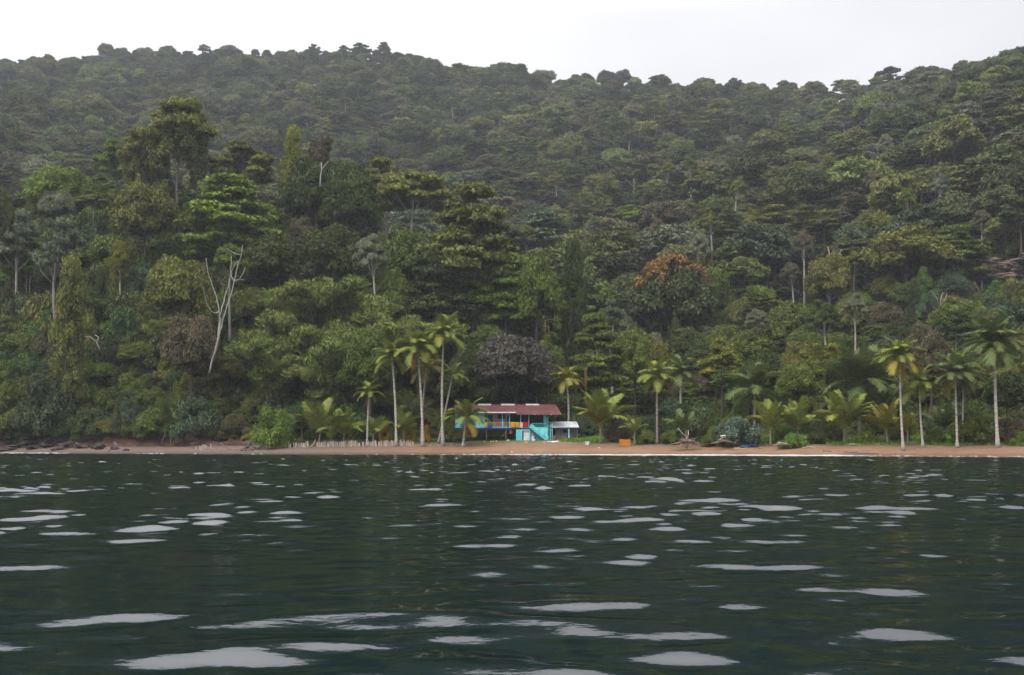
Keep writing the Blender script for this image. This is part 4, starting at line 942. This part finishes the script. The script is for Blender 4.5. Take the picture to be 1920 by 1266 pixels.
# railings: each with its rails and balusters
def railing(a, b, ztop, zbot, cr, cb, step, y=HY - .06):
    rl = part('railing', MB().box(hx(a), hx(b), y - .05, y + .05, ztop - .1, ztop), cr)
    part('bottom_rail', MB().box(hx(a), hx(b), y - .04, y + .04, zbot, zbot + .09), cb, parent=rl)
    x = hx(a) + .12; me = None
    while x < hx(b) - .05:
        if me is None:
            h = ztop - .1 - zbot - .09; m = MB(); m.tube([(0, 0, 0), (0, 0, h * .2), (0, 0, h * .45), (0, 0, h * .8), (0, 0, h)], [.035, .055, .03, .05, .035], 6)
            me = bpy.data.meshes.new('baluster'); me.from_pydata(m.v, [], m.f); me.materials.append(PAINT)
        o = link('baluster', me, rl, (x - house.location.x, y - house.location.y, zbot + .09 - house.location.z), color=cb); x += step
    return rl
railing(909.5, 957, hz(791.8), FZ + .05, YEL, (.45, .5, .45), .27)['label'] = 'yellow topped porch railing with pale balusters'
railing(957.2, 991, hz(791.8), FZ + .05, YEL, YEL, .27)['label'] = 'yellow part of the porch railing'
railing(997, 1026, hz(793.5), FZ + .05, TURQ_L, TURQ, .26)['label'] = 'turquoise railing above the stairs'
# ground floor room under the porch
gr = part('ground_floor_wall', MB().box(hx(967.6), hx(994.8), HY - .05, HY + .08, 1.9, FZ - .26), TURQ)
part('ground_floor_wall', MB().box(hx(967.6), hx(967.6) + .12, HY + .082, HY + 5.5, 1.9, FZ - .25), (.03, .08, .16))
part('ground_floor_wall', MB().box(hx(994.9), hx(1024), HY + .02, HY + .14, 1.9, FZ - .21), TURQ_D)
part('ground_floor_wall', MB().box(hx(967.6), hx(1024), HY + 5.5, HY + 5.62, 1.9, FZ - .21), TURQ_D)
D0, D1, DT = hx(976.6), hx(994.2), FZ - .30
for x0, x1, z0, z1 in ((D0, D0 + .26, 1.95, DT), (D1 - .22, D1, 1.95, DT), (D0 + .262, D1 - .222, 1.95, 2.5), (D0 + .262, D1 - .222, DT - .2, DT)):
    part('door_frame', MB().box(x0, x1, HY - .35, HY - .054, z0, z1), TURQ_L)
part('doorway', MB().box(D0 + .265, D0 + .5, HY - .12, HY - .056, 2.5, DT - .2), (.012, .016, .02), label='near black panel standing in for shade in the ground floor doorway')  # solid panel on the wall, coloured as the opening's shade
dw = part('door', MB().box(D0 + .5, D1 - .225, HY - .14, HY - .058, 2.503, DT - .203), (.66, .60, .62), CLOTH, label='whitish ground floor door')
part('handle', MB().box(D0 + .58, D0 + .64, HY - .19, HY - .142, 3.3, 3.42), (.15, .15, .16), parent=dw)
# stairs in front of the wall, descending to the right
SX0, SX1, SZ0, SZ1 = hx(992.5), hx(1027.5), FZ + .02, 2.35
st = part('staircase', MB().prism([(hx(992), FZ + .05), (hx(996.3), hz(795)), (hx(1004), FZ + .04), (hx(1026.3), FZ + .04), (hx(1026.3), hz(812.5)), (hx(1028.6), hz(824.6)), (hx(1021.5), hz(825.6))], HY - .62, HY - .5), TURQ_L)
st['label'] = 'solid light turquoise stair side under the right railing'
for i in range(11):
    t = (i + .5) / 11; x = hx(993.2) + t * (hx(1021.5) - hx(993.2)); z = FZ - .08 + t * (hz(825.4) - FZ + .08)
    part('stair_tread', MB().box(x - .17, x + .19, HY - .75, HY - .03, z - .10, z - .02), (.03, .12, .22))  # treads; their dark blue also carries the shadows of the steps
part('stair_rail', MB().prism([(hx(992.6), FZ + .16), (hx(995.8), hz(795.2)), (hx(997.2), hz(795.2)), (hx(1028.4), hz(821)), (hx(1028.4), hz(824))], HY - .72, HY - .63), (.17, .62, .66))
# stilts
for px, y, c, rr in ((912.3, HY + .1, (.14, .10, .08), .1), (948.8, HY + .1, (.15, .105, .085), .12), (880, HY + .2, (.1, .07, .06), .1)):
    part('stilt', MB().tube([(hx(px, y), y, 1.7), (hx(px, y), y, FZ - .22)], rr, 7), c, WOOD)
for px, y in ((903, HY + 4), (908, HY + 6.5), (914, HY + 4), (919, HY + 7), (922.5, HY + 4.2), (928, HY + 6.8), (932.5, HY + 4), (937, HY + 6.6), (955, HY + 4), (959, HY + 6), (962, HY + 3), (870, HY + 4), (888, HY + 4)):
    part('stilt', MB().tube([(hx(px, y), y, 1.9), (hx(px, y), y, FZ - .21)], .06, 6), (.05, .04, .035), WOOD)
# corrugated roof
def corrugated(name, front, back, label, col, step=.19, amp=.035):
    """front and back edges as ((x0,y,z),(x1,y,z)), ridged along the slope"""
    (a0, a1), (b0, b1) = [tuple(np.array(p, float) for p in e) for e in (front, back)]
    n = int(np.linalg.norm(a1 - a0) / step * 2); t = np.linspace(0, 1, n + 1); m = 5; V = []
    for j in range(m):
        s = j / (m - 1)
        for i in range(n + 1):
            p = (a0 * (1 - t[i]) + a1 * t[i]) * (1 - s) + (b0 * (1 - t[i]) + b1 * t[i]) * s
            V.append((p[0], p[1], p[2] + (amp if i % 2 else 0)))
    top = len(V); V += [(x, y, z - .07) for x, y, z in V]
    W_ = n + 1; Fs = []
    for j in range(m - 1):
        for i in range(n):
            q = (j * W_ + i, j * W_ + i + 1, (j + 1) * W_ + i + 1, (j + 1) * W_ + i); Fs.append(q); Fs.append(tuple(k + top for k in q[::-1]))
    rim = [i for i in range(W_)] + [j * W_ + n for j in range(1, m)] + [(m - 1) * W_ + i for i in range(n - 1, -1, -1)] + [j * W_ for j in range(m - 2, 0, -1)]
    for k in range(len(rim)):
        a, b = rim[k], rim[(k + 1) % len(rim)]; Fs.append((a, a + top, b + top, b))
    m_ = MB(); m_.add(V, Fs); return m_
EY, RY, RZ = HY - 1.1, HY + 4.0, Z_(759.3, HY + 4)
EL, ER = Z_(773.2, EY), Z_(777.6, EY - .35)
xl = X_(968, EY)
roof = part('roof', corrugated('roof', ((X_(853, EY), EY, EL), (xl - .01, EY, EL)), ((X_(852, RY), RY, RZ), (X_(968.4, RY), RY, RZ)), '', REDROOF), REDROOF, TIN, label='left part of the dark red roof with a white eaves board')
roof2 = part('roof', corrugated('roof', ((xl + .01, EY - .35, ER), (X_(1053.5, EY - .35), EY - .35, ER)), ((X_(968.6, RY), RY, RZ + .03), (X_(1042.6, RY), RY, RZ + .03)), '', REDROOF), REDROOF, TIN, label='right part of the dark red roof with lower eaves')
part('roof', corrugated('roof', ((X_(1042.6, RY), RY + .02, RZ), (X_(852, RY), RY + .02, RZ)), ((X_(1045, RY + 5.6), RY + 5.6, 7.3), (X_(852, RY + 5.6), RY + 5.6, 7.3)), '', REDROOF), REDROOF, TIN)
part('ridge_cap', MB().prism([(X_(851.5, RY), RZ + .03), (X_(1043, RY), RZ + .05), (X_(1043, RY), RZ + .13), (X_(851.5, RY), RZ + .11)], RY - .12, RY + .16), (.17, .06, .065), TIN)
for a, b in ((896.5, 920.5), (940, 964.8), (986, 1010.5)):
    part('skylight_sheet', MB().prism([(X_(a, RY), RZ - .1), (X_(b, RY), RZ - .1), (X_(b, RY), RZ + .17), (X_(a, RY), RZ + .17)], RY - .55, RY - .2), (.72, .70, .68), label='white sheet along the ridge')
part('eaves_board', MB().box(X_(894.5, EY), xl, EY - .04, EY - .004, EL - .13, EL + .07), (.72, .70, .70))
for i, px in enumerate((962, 1003, 1033)):
    part('roof_patch', MB().box(X_(px, EY) - .12, X_(px, EY) + .12, EY - .42, EY - .37, ER - .06, ER + .03) if i else MB().box(X_(967, EY + 2) - .1, X_(967, EY + 2) + .12, EY + 1.9, EY + 2.1, EL + .66, EL + .74), (.06, .03, .03) if not i else (.45, .4, .38), TIN)

# ------------------------------------------------------------------ tin roofed shed beside it
shed = empty('shed', (hx(1060), HY + 1, 2.2), 'small grey plank shed with pale tin roof right of the turquoise house', 'shed')
SY = HY + .6
def spart(name, mb, col, mat=WOOD, parent=None, label=None):
    o = mb.build(name, mat, parent or shed, col)
    if label: o['label'] = label
    return o
ez, rz_, = Z_(801.3, HY - .6), Z_(790.8, HY + 3.6)
spart('roof', corrugated('roof', ((X_(1034, HY - .6), HY - .6, ez), (X_(1086, HY - .6), HY - .6, ez)), ((X_(1027.8, HY + 3.6), HY + 3.6, rz_), (X_(1081, HY + 3.6), HY + 3.6, rz_)), '', None), (.42, .44, .46), TIN)
spart('eaves_board', MB().box(X_(1034.5, HY - .6), X_(1084, HY - .6), HY - .56, HY - .52, ez - .24, ez - .08), (.05, .045, .16), PAINT)
plank = None; x = hx(1041.3, SY); k = 0
while x < hx(1083, SY):
    w_ = .26 if k % 3 else .31; z1 = 5.0
    cut = hx(1054.5, SY) < x + w_ / 2 < hx(1065, SY)
    cc = tuple(v * random.uniform(.75, 1.15) for v in (.23, .19, .18))
    if cut:
        spart('plank', MB().box(x, x + w_ - .02, SY, SY + .05, 2.0, hz(811.5, SY)), cc); spart('plank', MB().box(x, x + w_ - .02, SY, SY + .05, hz(805, SY), z1), cc)
    else: spart('plank', MB().box(x, x + w_ - .02, SY + .008 * (k % 3), SY + .05, 2.0, z1), cc)
    x += w_; k += 1
spart('window', MB().box(hx(1054, SY), hx(1065.4, SY), SY + .052, SY + .1, hz(812, SY), hz(804, SY)), (.01, .01, .012), PAINT, label='near black panel painting the shade inside the unglazed window hole')  # panel behind the cut planks, its black stands in for indoor darkness
spart('wall', MB().box(hx(1083, SY) - .06, hx(1083, SY), SY + .06, SY + 3.6, 2.0, 5.0), (.2, .17, .15)); spart('wall', MB().box(hx(1036, SY), hx(1083, SY), SY + 3.4, SY + 3.5, 2.0, 5.2), (.06, .05, .05))
for px, z1, y in ((1066.6, 5.05, HY - .45), (1035.3, 5.6, HY - .45), (1032.2, 5.4, HY - .3), (1028.9, 5.3, HY + .4)):
    spart('post', MB().box(X_(px, y) - (.1 if px > 1060 else .06), X_(px, y) + (.1 if px > 1060 else .06), y - .08, y + .08, 2.0, z1), TURQ_L, PAINT)
spart('side_panel', MB().box(X_(1028.6, HY), X_(1033, HY), HY + .5, HY + .56, 2.3, 4.6), TURQ_D, PAINT)
spart('crossbar', MB().box(X_(1028.9, HY) , X_(1035.3, HY), HY - .5, HY - .42, 5.0, 5.12), TURQ_D, PAINT); spart('crossbar', MB().box(X_(1028.9, HY) , X_(1035.3, HY), HY - .5, HY - .42, 4.3, 4.4), TURQ_D, PAINT)

# ------------------------------------------------------------------ things on and around the house
def cloth(name, px0, px1, py0, py1, col, label, y=HY - .16, cat='cloth'):
    nx, nz = 9, 7; V = []
    x0, x1, z1, z0 = hx(px0, y), hx(px1, y), Z_(py0, y), Z_(py1, y); r = np.random.default_rng(int(px0 * 10))
    ph = r.uniform(0, 6)
    for j in range(nz):
        for i in range(nx):
            s, t = i / (nx - 1), j / (nz - 1); V.append((x0 + (x1 - x0) * s, y - .03 - .05 * t * math.sin(ph + s * 9) - (.03 if j else -.08), z1 - (z1 - z0) * t * (1 + .06 * math.sin(ph * 2 + s * 5))))
    Fs = [(j * nx + i, j * nx + i + 1, (j + 1) * nx + i + 1, (j + 1) * nx + i) for j in range(nz - 1) for i in range(nx - 1)]
    m = MB(); m.add(V, Fs); b = np.array((x0, y, z1)); o = m.build(name, CLOTH, None, col, True, origin=b)
    sm = o.modifiers.new('thickness', 'SOLIDIFY'); sm.thickness = .015
    return tag(o, label, cat)
cloth('towel', 909.3, 913.6, 792, 801.6, (.66, .36, .03), 'narrow orange yellow towel at the left end of the porch railing', cat='towel')
cloth('cloth', 914.8, 922, 796.5, 802.3, (.02, .09, .30), 'blue cloth hanging low on the porch railing')
cloth('cloth', 930.8, 935.5, 791.6, 795.5, (.62, .06, .03), 'small red cloth over the middle of the porch railing')
cloth('cloth', 946.5, 951, 791.6, 793.6, (.6, .12, .05), 'tiny orange red cloth left of the yellow towels')
cloth('towel', 957, 965.6, 791.5, 802, (.62, .34, .03), 'left one of two mustard yellow towels on the railing', cat='towel')
cloth('towel', 966.2, 975, 791.7, 802, (.60, .32, .025), 'right one of two mustard yellow towels on the railing', cat='towel')
cloth('towel', 975.4, 980, 791.8, 802.5, (.78, .76, .74), 'white towel between the mustard and the red ones', cat='towel')
cloth('towel', 980.4, 990, 791, 799.5, (.62, .025, .03), 'bright red towel on the railing near the stairs', cat='towel')
cloth('cloth', 955.2, 959.4, 804.5, 814, (.34, .12, .12), 'faded pink cloth hanging under the house floor', y=HY + .3)
def gz(px, Y): return ground(px, Y)
def drum(px, Y, r, h, col, label, name='drum', cat='drum', lid=None):
    z = gz(px, Y) - .03; t = empty(name, (X_(px, Y), Y, z), label, cat)
    m = MB(); m.tube([(0, 0, 0), (0, 0, h * .05), (0, 0, h * .32), (0, 0, h * .35), (0, 0, h * .66), (0, 0, h * .69), (0, 0, h * .95), (0, 0, h)], [r * .95, r, r, r * 1.05, r * 1.05, r, r, r * .93], 14)
    m.build('body', PAINT, t, col, False, origin=(0, 0, 0))
    MB().tube([(0, 0, h + .002), (0, 0, h + .06)], [r * .96, r * .9], 14).build('lid', PAINT, t, lid or col, False, origin=(0, 0, 0))
drum(999, HY - 1.2, .28, .75, (.55, .52, .5), 'whitish barrel standing before the stairs'); drum(1002.8, HY - 1.0, .26, .7, (.03, .07, .2), 'dark blue barrel standing beside the whitish one')
drum(1001, HY - 1.9, .3, .3, (.5, .62, .66), 'low pale blue tub in front of the two barrels', 'tub', 'tub')
drum(998.5, HY - .7, .2, 1.2, (.34, .25, .2), 'brownish bucket stacked behind the whitish barrel', 'bucket', 'bucket')
drum(1039.4, HY - 1, .24, .8, (.3, .075, .04), 'rusty red barrel at the left corner of the shed')
def bucket(px, Y, w, h, col, label, name='bin', cat='bin'):
    z = gz(px, Y) - .02; t = empty(name, (X_(px, Y), Y, z), label, cat)
    m = MB(); n = 4
    V = [(s * a, u * a, zz) for zz, a in ((0, w * .42), (h, w * .5)) for s, u in ((-1, -1), (1, -1), (1, 1), (-1, 1))]
    m.add(V, [(3, 2, 1, 0), (0, 1, 5, 4), (1, 2, 6, 5), (2, 3, 7, 6), (3, 0, 4, 7), (4, 5, 6, 7)]); m.build('body', PAINT, t, col, origin=(0, 0, 0))
    MB().box(-w * .54, w * .54, -w * .54, w * .54, h + .002, h + .07).build('lid', PAINT, t, col, origin=(0, 0, 0))
bucket(1101, 189, .68, .55, (.68, .66, .64), 'white plastic bin on the grass right of the shed')
ob = empty('crate', (X_(1171.5, 186), 186, gz(1171.5, 186) - .05), 'orange wooden crate standing at the grass edge', 'crate')
for i in range(4):
    z0 = .04 + i * .27; MB().box(-.92, .92, -.5, -.46, z0, z0 + .24 + (.03 if i == 3 else 0)).build('slat', WOOD, ob, (.52, .2, .025), origin=(0, 0, 0))
for i in range(4):
    z0 = .04 + i * .27; MB().box(-.92, .92, .46, .5, z0, z0 + .24).build('slat', WOOD, ob, (.45, .17, .025), origin=(0, 0, 0))
for s in (-1, 1):
    MB().box(s * .9 - .03, s * .9 + .03, -.455, .455, .02, 1.08).build('end_panel', WOOD, ob, (.42, .15, .02), origin=(0, 0, 0)); MB().box(s * .8 - .05, s * .8 + .05, -.54, -.502, 0, 1.14).build('post', WOOD, ob, (.5, .19, .03), origin=(0, 0, 0))
MB().box(-.86, .86, -.45, .45, .02, .06).build('bottom', WOOD, ob, (.35, .14, .02), origin=(0, 0, 0))
def lump(name, px, Y, sx, sy, sz, col, label, cat, mat=ROCK, seed=0, sink=.3, group=None, rot=0.0, amp=.35):
    r = np.random.default_rng(seed); V = []; n, m_ = 9, 12; ph = r.uniform(0, 6.28, 6)
    for i in range(n):
        th = math.pi * i / (n - 1)
        for j in range(m_):
            p = 2 * math.pi * j / m_; d = np.array((math.sin(th) * math.cos(p), math.sin(th) * math.sin(p), math.cos(th)))
            k = 1 + amp * (math.sin(d[0] * 3.1 + ph[0]) * math.sin(d[1] * 3.7 + ph[1]) + .6 * math.sin(d[2] * 5 + d[0] * 4 + ph[2]))
            V.append(tuple(d * np.array((sx, sy, sz)) * k))
    Fs = [(i * m_ + j, (i + 1) * m_ + j, (i + 1) * m_ + (j + 1) % m_, i * m_ + (j + 1) % m_) for i in range(n - 1) for j in range(m_)]
    me = bpy.data.meshes.new(name); me.from_pydata(V, [], Fs); me.materials.append(mat)
    o = link(name, me, None, (X_(px, Y), Y, gz(px, Y) + sz * (1 - 2 * sink) * .5), (0, rot, r.uniform(0, 6)) , color=col); return tag(o, label, cat, group)
for i, (px, Y, lab, c) in enumerate(((908, 198.2, 'yellow ball, leftmost of those lying under the house', (.6, .35, .05)), (920.5, 197.8, 'orange yellow ball under the house, second from the left', (.7, .4, .06)),
     (924.4, 198.3, 'orange ball under the house, beside the orange yellow one', (.66, .33, .05)), (930.8, 198.5, 'pale yellow ball under the house, rightmost of those lying there', (.72, .56, .25)))):
    lump('ball', px, Y, .17, .17, .17, c, lab, 'ball', CLOTH, i, .35, amp=.03)
lump('sack', 953, 198.6, .34, .25, .24, (.42, .40, .4), 'grey sack lying under the house by the doorway', 'sack', CLOTH, 5, .3)
for i, (px, Y, sx, sz, c, lab) in enumerate(((979.5, 194.5, .24, .10, (.6, .10, .10), 'small red rag on the beach below the doorway'), (986.5, 194.8, .26, .18, (.66, .44, .12), 'crumpled yellow rag on the beach below the doorway'), (993.5, 194.8, .34, .12, (.10, .16, .22), 'grey blue rag on the beach below the stairs'),
     (1021, 194.6, .42, .08, (.42, .36, .52), 'lilac cloth spread on the beach below the stairs'), (1029, 194.8, .5, .09, (.55, .52, .55), 'grey white cloth spread on the beach'), (1036, 194.5, .48, .12, (.8, .79, .78), 'white cloth crumpled on the beach, left of its pair'), (1043.5, 194.9, .5, .12, (.82, .81, .8), 'white cloth crumpled on the beach, right of its pair'),
     (960, 183.6, .1, .08, (.75, .74, .72), 'tiny white scrap near the water before the house'), (1122.5, 184, .22, .07, (.75, .73, .7), 'white scrap on the sand below the white bin'))):
    lump('rag' if 'rag' in lab else ('scrap' if 'scrap' in lab else 'cloth'), px, Y, sx, sx * .7, sz, c, lab, 'rag' if 'rag' in lab else ('scrap' if 'scrap' in lab else 'cloth'), CLOTH, 20 + i, .25, amp=.4)

# ------------------------------------------------------------------ picket fence along the left beach
def fence(spans, Y, h, label, name='picket_fence', col=(.40, .34, .30), seed=1, wd=.095, step=.165):
    r = np.random.default_rng(seed); p0 = spans[0][0]; t = empty(name, (X_(p0, Y(p0)), Y(p0), gz(p0, Y(p0)) - .1), label, 'fence'); mesh = []
    for k in range(5):
        m = MB(); q = r.uniform(-.06, .06, 2); m.add([(-.5, -.2, 0), (.5, -.2, 0), (.5, .2, 0), (-.5, .2, 0), (-.45 + q[0], -.2, 1), (.45 + q[0], -.2, 1 + q[1]), (.45 + q[0], .2, 1 + q[1]), (-.45 + q[0], .2, 1)], [(4, 5, 6, 7), (0, 1, 5, 4), (1, 2, 6, 5), (2, 3, 7, 6), (3, 0, 4, 7)])
        me = bpy.data.meshes.new('picket'); me.from_pydata(m.v, [], m.f); me.materials.append(WOOD); mesh.append(me)
    for a, b in spans:
        px = a
        while px < b:
            y = Y(px); hh = h * r.uniform(.72, 1.15)
            if r.random() > .07:
                w_ = wd * r.uniform(.9, 1.9); o = link('picket', mesh[r.integers(5)], t, (X_(px, y) - t.location.x, y - t.location.y + r.normal(0, .04), gz(px, y) - .12 - t.location.z), (r.normal(0, .03), r.normal(0, .05), 0), (w_, .1, hh + .12), tuple(np.array(col) * r.uniform(.6, 1.25)))
            px += step * r.uniform(.75, 1.25) * F / y
    return t
fy = lambda px: float(np.interp(px, [360, 480, 620, 780, 900], [203, 199.5, 196.5, 195.0, 193.0]))
fence([(488, 547), (551, 580), (594, 776)], fy, 1.0, 'long row of weathered pale wooden pickets along the left beach')
fence([(779, 798), (806, 835), (846, 872)], fy, .34, 'row of low broken stubs continuing the fence towards the house', 'broken_fence', (.36, .30, .27), 2, .08, .3)
fence([(368, 388), (394, 397)], lambda p: 202.5, .9, 'short gapped piece of picket fence by the uprooted stump', 'picket_fence', (.34, .29, .25), 3)

# ------------------------------------------------------------------ driftwood, logs, stump, boulders
def sticks(name, cx, Y, label, specs, cat='driftwood', seed=0, col=(.22, .17, .14)):
    """specs: (px0,py0,px1,py1,radius,colour factor)"""
    r = np.random.default_rng(seed); t = empty(name, (X_(cx, Y), Y, gz(cx, Y)), label, cat)
    for a, b, c, d, rad, k in specs:
        y0, y1 = Y + r.uniform(-1, 1), Y + r.uniform(-1.2, 1.2); p, q = at(a, b, y0), at(c, d, y1); mid_ = (p + q) / 2 + r.normal(0, .09, 3)
        MB().tube([p, mid_, q], [rad, rad * .8, rad * .45], 6).build('stick', WOOD, t, tuple(np.array(col) * k * r.uniform(.75, 1.2)), True)
    return t
r_ = np.random.default_rng(15)
def heap(cx, hw, by, ty, n, rad=.06):
    out = []
    for i in range(n):
        a = cx + r_.normal(0, .12) * hw; s = r_.choice([-1, 1]); e = cx + s * hw * r_.uniform(.35, 1.0); k = r_.uniform(0, 1)
        out.append((a - s * hw * .2, ty + (by - ty) * (.15 + .55 * k), e, by - (by - ty) * r_.uniform(-.05, .4) * (1 - abs(e - cx) / hw), rad * r_.uniform(.6, 1.7), r_.uniform(.45, 1.1)))
    return out
sticks('driftwood_pile', 1288, 177, 'largest heap of tangled driftwood with two pale roots sticking up', heap(1288, 36, 834, 819, 34, .075) + [(1291, 822, 1271, 803, .1, 2.2), (1287, 824, 1290, 806, .09, 1.9), (1287, 823, 1274, 838, .08, 2.0), (1290, 824, 1296, 836, .09, 1.7), (1292, 824, 1308, 833, .07, 1.5), (1285, 828, 1255, 834, .1, 1.1)])
sticks('driftwood_pile', 1354, 176, 'small driftwood heap with a white topped log beside the blue tarpaulin', heap(1356, 26, 832, 821, 20, .06) + [(1362, 817, 1342, 830, .11, 1.5), (1352, 818.5, 1360, 816.5, .16, 3.2), (1376, 833, 1385, 826, .05, 1.2)], seed=2)
sticks('driftwood_pile', 1466, 172, 'low spread of bleached twigs before the lime green shrub', heap(1466, 24, 835, 828, 40, .032), seed=3, col=(.36, .30, .25))
sticks('driftwood_log', 1620, 160, 'long dark driftwood log near the water at the right', [(1582, 847, 1648, 850, .11, .8), (1596, 845.5, 1630, 849, .07, 1.2)], seed=4)
sticks('driftwood_log', 1556, 162, 'short dark driftwood log left of the long one', [(1543, 846, 1560, 847.5, .1, .65)], seed=5)
sticks('driftwood_log', 1525, 168, 'bleached white branch lying on the upper beach', [(1505, 839.5, 1545, 837, .06, 2.4), (1520, 839, 1530, 840.5, .04, 2.0)], seed=6)
sticks('driftwood_log', 1390, 169, 'pale flat board lying on the beach below the small driftwood heap', [(1377, 840.5, 1402, 842, .07, 1.9), (1380, 841, 1388, 838, .05, 2.3)], seed=7)
sticks('driftwood_log', 1153, 186.5, 'dark weed covered log on the sand below the orange crate', [(1143, 839.5, 1162, 839.8, .12, .6), (1147, 838, 1158, 839, .1, .7)], seed=8)
sticks('driftwood_log', 1425, 170, 'dark short branch on the beach right of the pale board', [(1424, 841.5, 1433, 842, .06, .7)], seed=9)
sticks('driftwood_log', 1610, 160, 'thin pale curved branch at the grass edge below the yellow skirted palm', [(1592, 833, 1606, 832.4, .06, 2.2), (1606, 832.4, 1613, 834.5, .05, 2.0)], seed=10)
sticks('leaning_board', 590, 197, 'pale board leaning against the bank in a gap of the picket fence', [(583, 838, 592, 824, .1, 1.7)], seed=11, cat='board')
sticks('uprooted_stump', 464, 197, 'uprooted stump with twisted roots on the left beach', [(464, 838, 470, 828, .38, .5), (450, 846, 466, 836, .14, .7), (475, 845, 464, 836, .14, .6), (440, 843, 462, 838, .1, .9), (458, 848, 466, 838, .12, .5), (480, 840, 466, 834, .12, .6)], seed=12, cat='tree stump')
sticks('fallen_branches', 415, 198, 'tangle of fallen pale branches left of the uprooted stump', [(385, 841, 440, 846, .07, 1.2), (362, 842, 364, 830, .07, 1.3), (358, 832, 372, 829, .06, 1.2), (405, 841, 416, 836, .05, 1.4), (416, 833, 432, 844, .07, 1.5), (398, 838, 425, 836, .05, 1.3), (430, 842, 455, 840, .06, 1.1)], seed=13)
sticks('driftwood_log', 308, 201.5, 'short brown log at the water edge of the left beach', [(297, 848, 317, 849, .12, 1.0), (300, 846, 312, 847, .07, 1.4)], seed=14)
sticks('hanging_roots', 210, 208, 'dark root clump at the end of the red bank', [(208, 842, 214, 830, .16, .5), (204, 846, 211, 838, .1, .6), (218, 838, 212, 829, .1, .8), (220, 834, 214, 828, .06, 1.3)], seed=15, cat='roots')
sticks('dead_tree', 305, 211, 'pair of bare brown stems under the dark young palm on the left bank', [(302, 836, 310, 808, .12, .9), (320, 838, 320, 816, .13, 1.0)], seed=16, cat='dead tree')
tp = empty('tarpaulin', (X_(1405, 177), 177, gz(1405, 177)), 'dark blue tarpaulin heap under the blue green bush', 'tarpaulin')
for k, (px, py, sx, sz, c) in enumerate(((1394, 829, .55, .4, (.02, .07, .13)), (1409, 826, .7, .5, (.012, .025, .08)), (1403, 830, .6, .3, (.03, .09, .16)), (1419, 827, .4, .3, (.03, .025, .03)))):
    o = lump('fold', px, 177, sx, sx * .7, sz, c, None, None, CLOTH, 60 + k); o.parent = tp; o.location = tuple(np.array(o.location) - np.array(tp.location))
BL = [(12, 846, 2.0, .8), (38, 842, 2.4, 1.1), (62, 844, 1.8, .8), (88, 840, 2.3, 1.2), (112, 845, 1.6, .7), (128, 841, 1.9, 1.0), (150, 842, 1.7, 1.0), (165, 836, 1.5, 1.1), (185, 842, 1.3, .7), (20, 832, 2.2, 1.4), (66, 832, 2.0, 1.0), (215, 844, 1.0, .5), (5, 838, 1.8, 1.1), (236, 846, .8, .4)]
BLL = ['flat dark boulder at the water in the left corner', 'large dark boulder in the left rock group', 'dark low boulder between two larger ones on the left shore', 'broad grey boulder under the red bank', 'low boulder washed by foam on the left shore', 'rounded grey boulder right of the broad one', 'grey boulder below the overhanging bank', 'tall grey boulder against the bank', 'small grey boulder near the root clump', 'dark boulder in the cave like hollow of the bank', 'reddish dark boulder high on the bank foot', 'small low boulder by the root clump', 'dark boulder cut by the left edge', 'small rock on the left shingle beach']
for i, ((px, py, sx, sz), lab) in enumerate(zip(BL, BLL)):
    yw = np.interp(px, KPX, YW); d = np.clip((850.5 - py) * 1.15, .3, 14); lump('boulder', px, yw + d, sx, sx * .7, sz * .8, (.055, .045, .043) if i % 3 else (.05, .036, .032), lab, 'boulder', ROCK, 80 + i, .42, 'boulders on the left shore', amp=.5)
lump('bush', 186, 213, 1.1, .8, .8, (.04, .05, .03), 'small dark mossy boulder at the foot of the bank', 'boulder', ROCK, 99, .2).name = 'boulder'
# pebbles and litter that nobody could count
def pebbles():
    r = np.random.default_rng(33); m = MB(); V, Fs = [], []
    for i in range(1500):
        px = r.uniform(0, 1920); yw = np.interp(px, KPX, YW); d = (r.uniform(1, 14) if px < 560 else np.interp(px, KPX, BTD) + r.normal(-2.5, 2.2))
        if d < .6: continue
        Y = yw + d; s = abs(r.normal(0, .045)) + .03; p = np.array((X_(px, Y), Y, ground(px, Y))); b = len(V)
        for q in ((s, 0, 0), (0, s, 0), (-s, 0, 0), (0, -s, 0), (0, 0, s * .7)): V.append(tuple(p + np.array(q) * r.uniform(.7, 1.5)))
        Fs += [(b, b + 1, b + 4), (b + 1, b + 2, b + 4), (b + 2, b + 3, b + 4), (b + 3, b, b + 4)]
    m.add(V, Fs); o = m.build('pebbles', ROCK, None, (.21, .17, .15)); tag(o, 'small stones and flotsam strewn over the beach', kind='stuff')
pebbles()
# bare reddish rock face high on the right slope
def rock_face():
    Y = 300; t = empty('rock_face', (X_(1890, Y), Y, Z_(520, Y)), 'bare reddish brown rock face among trees near the right edge', 'rock face'); r = np.random.default_rng(4)
    for k in range(26):
        px, py = r.uniform(1832, 1945), r.uniform(474, 522); o = lump('rock', px, Y, r.uniform(1.8, 3.6), 1.6, r.uniform(.6, 1.1), tuple(np.array((.16, .115, .095)) * r.uniform(.5, 1.3)), None, None, ROCK, 200 + k)
        o.parent = t; o.location = (X_(px, Y) - t.location.x, r.uniform(-1.5, 1.0), Z_(py, Y) - t.location.z)
rock_face()

# ------------------------------------------------------------------ air
def haze():
    m, n, l, o = mat_new('haze_air'); v = n.new('ShaderNodeVolumePrincipled'); v.inputs['Color'].default_value = (.82, .87, .95, 1); v.inputs['Density'].default_value = HAZE; v.inputs['Anisotropy'].default_value = .1
    l.new(v.outputs[0], o.inputs['Volume'])
    me_ = MB().box(-1000, 1000, -80, 1480, -4, 470).build('haze', m, None, origin=(0, 0, 0)); tag(me_, 'thin pale haze in the air over the bay and hills', kind='stuff')
HAZE = .00014
if HAZE: haze()
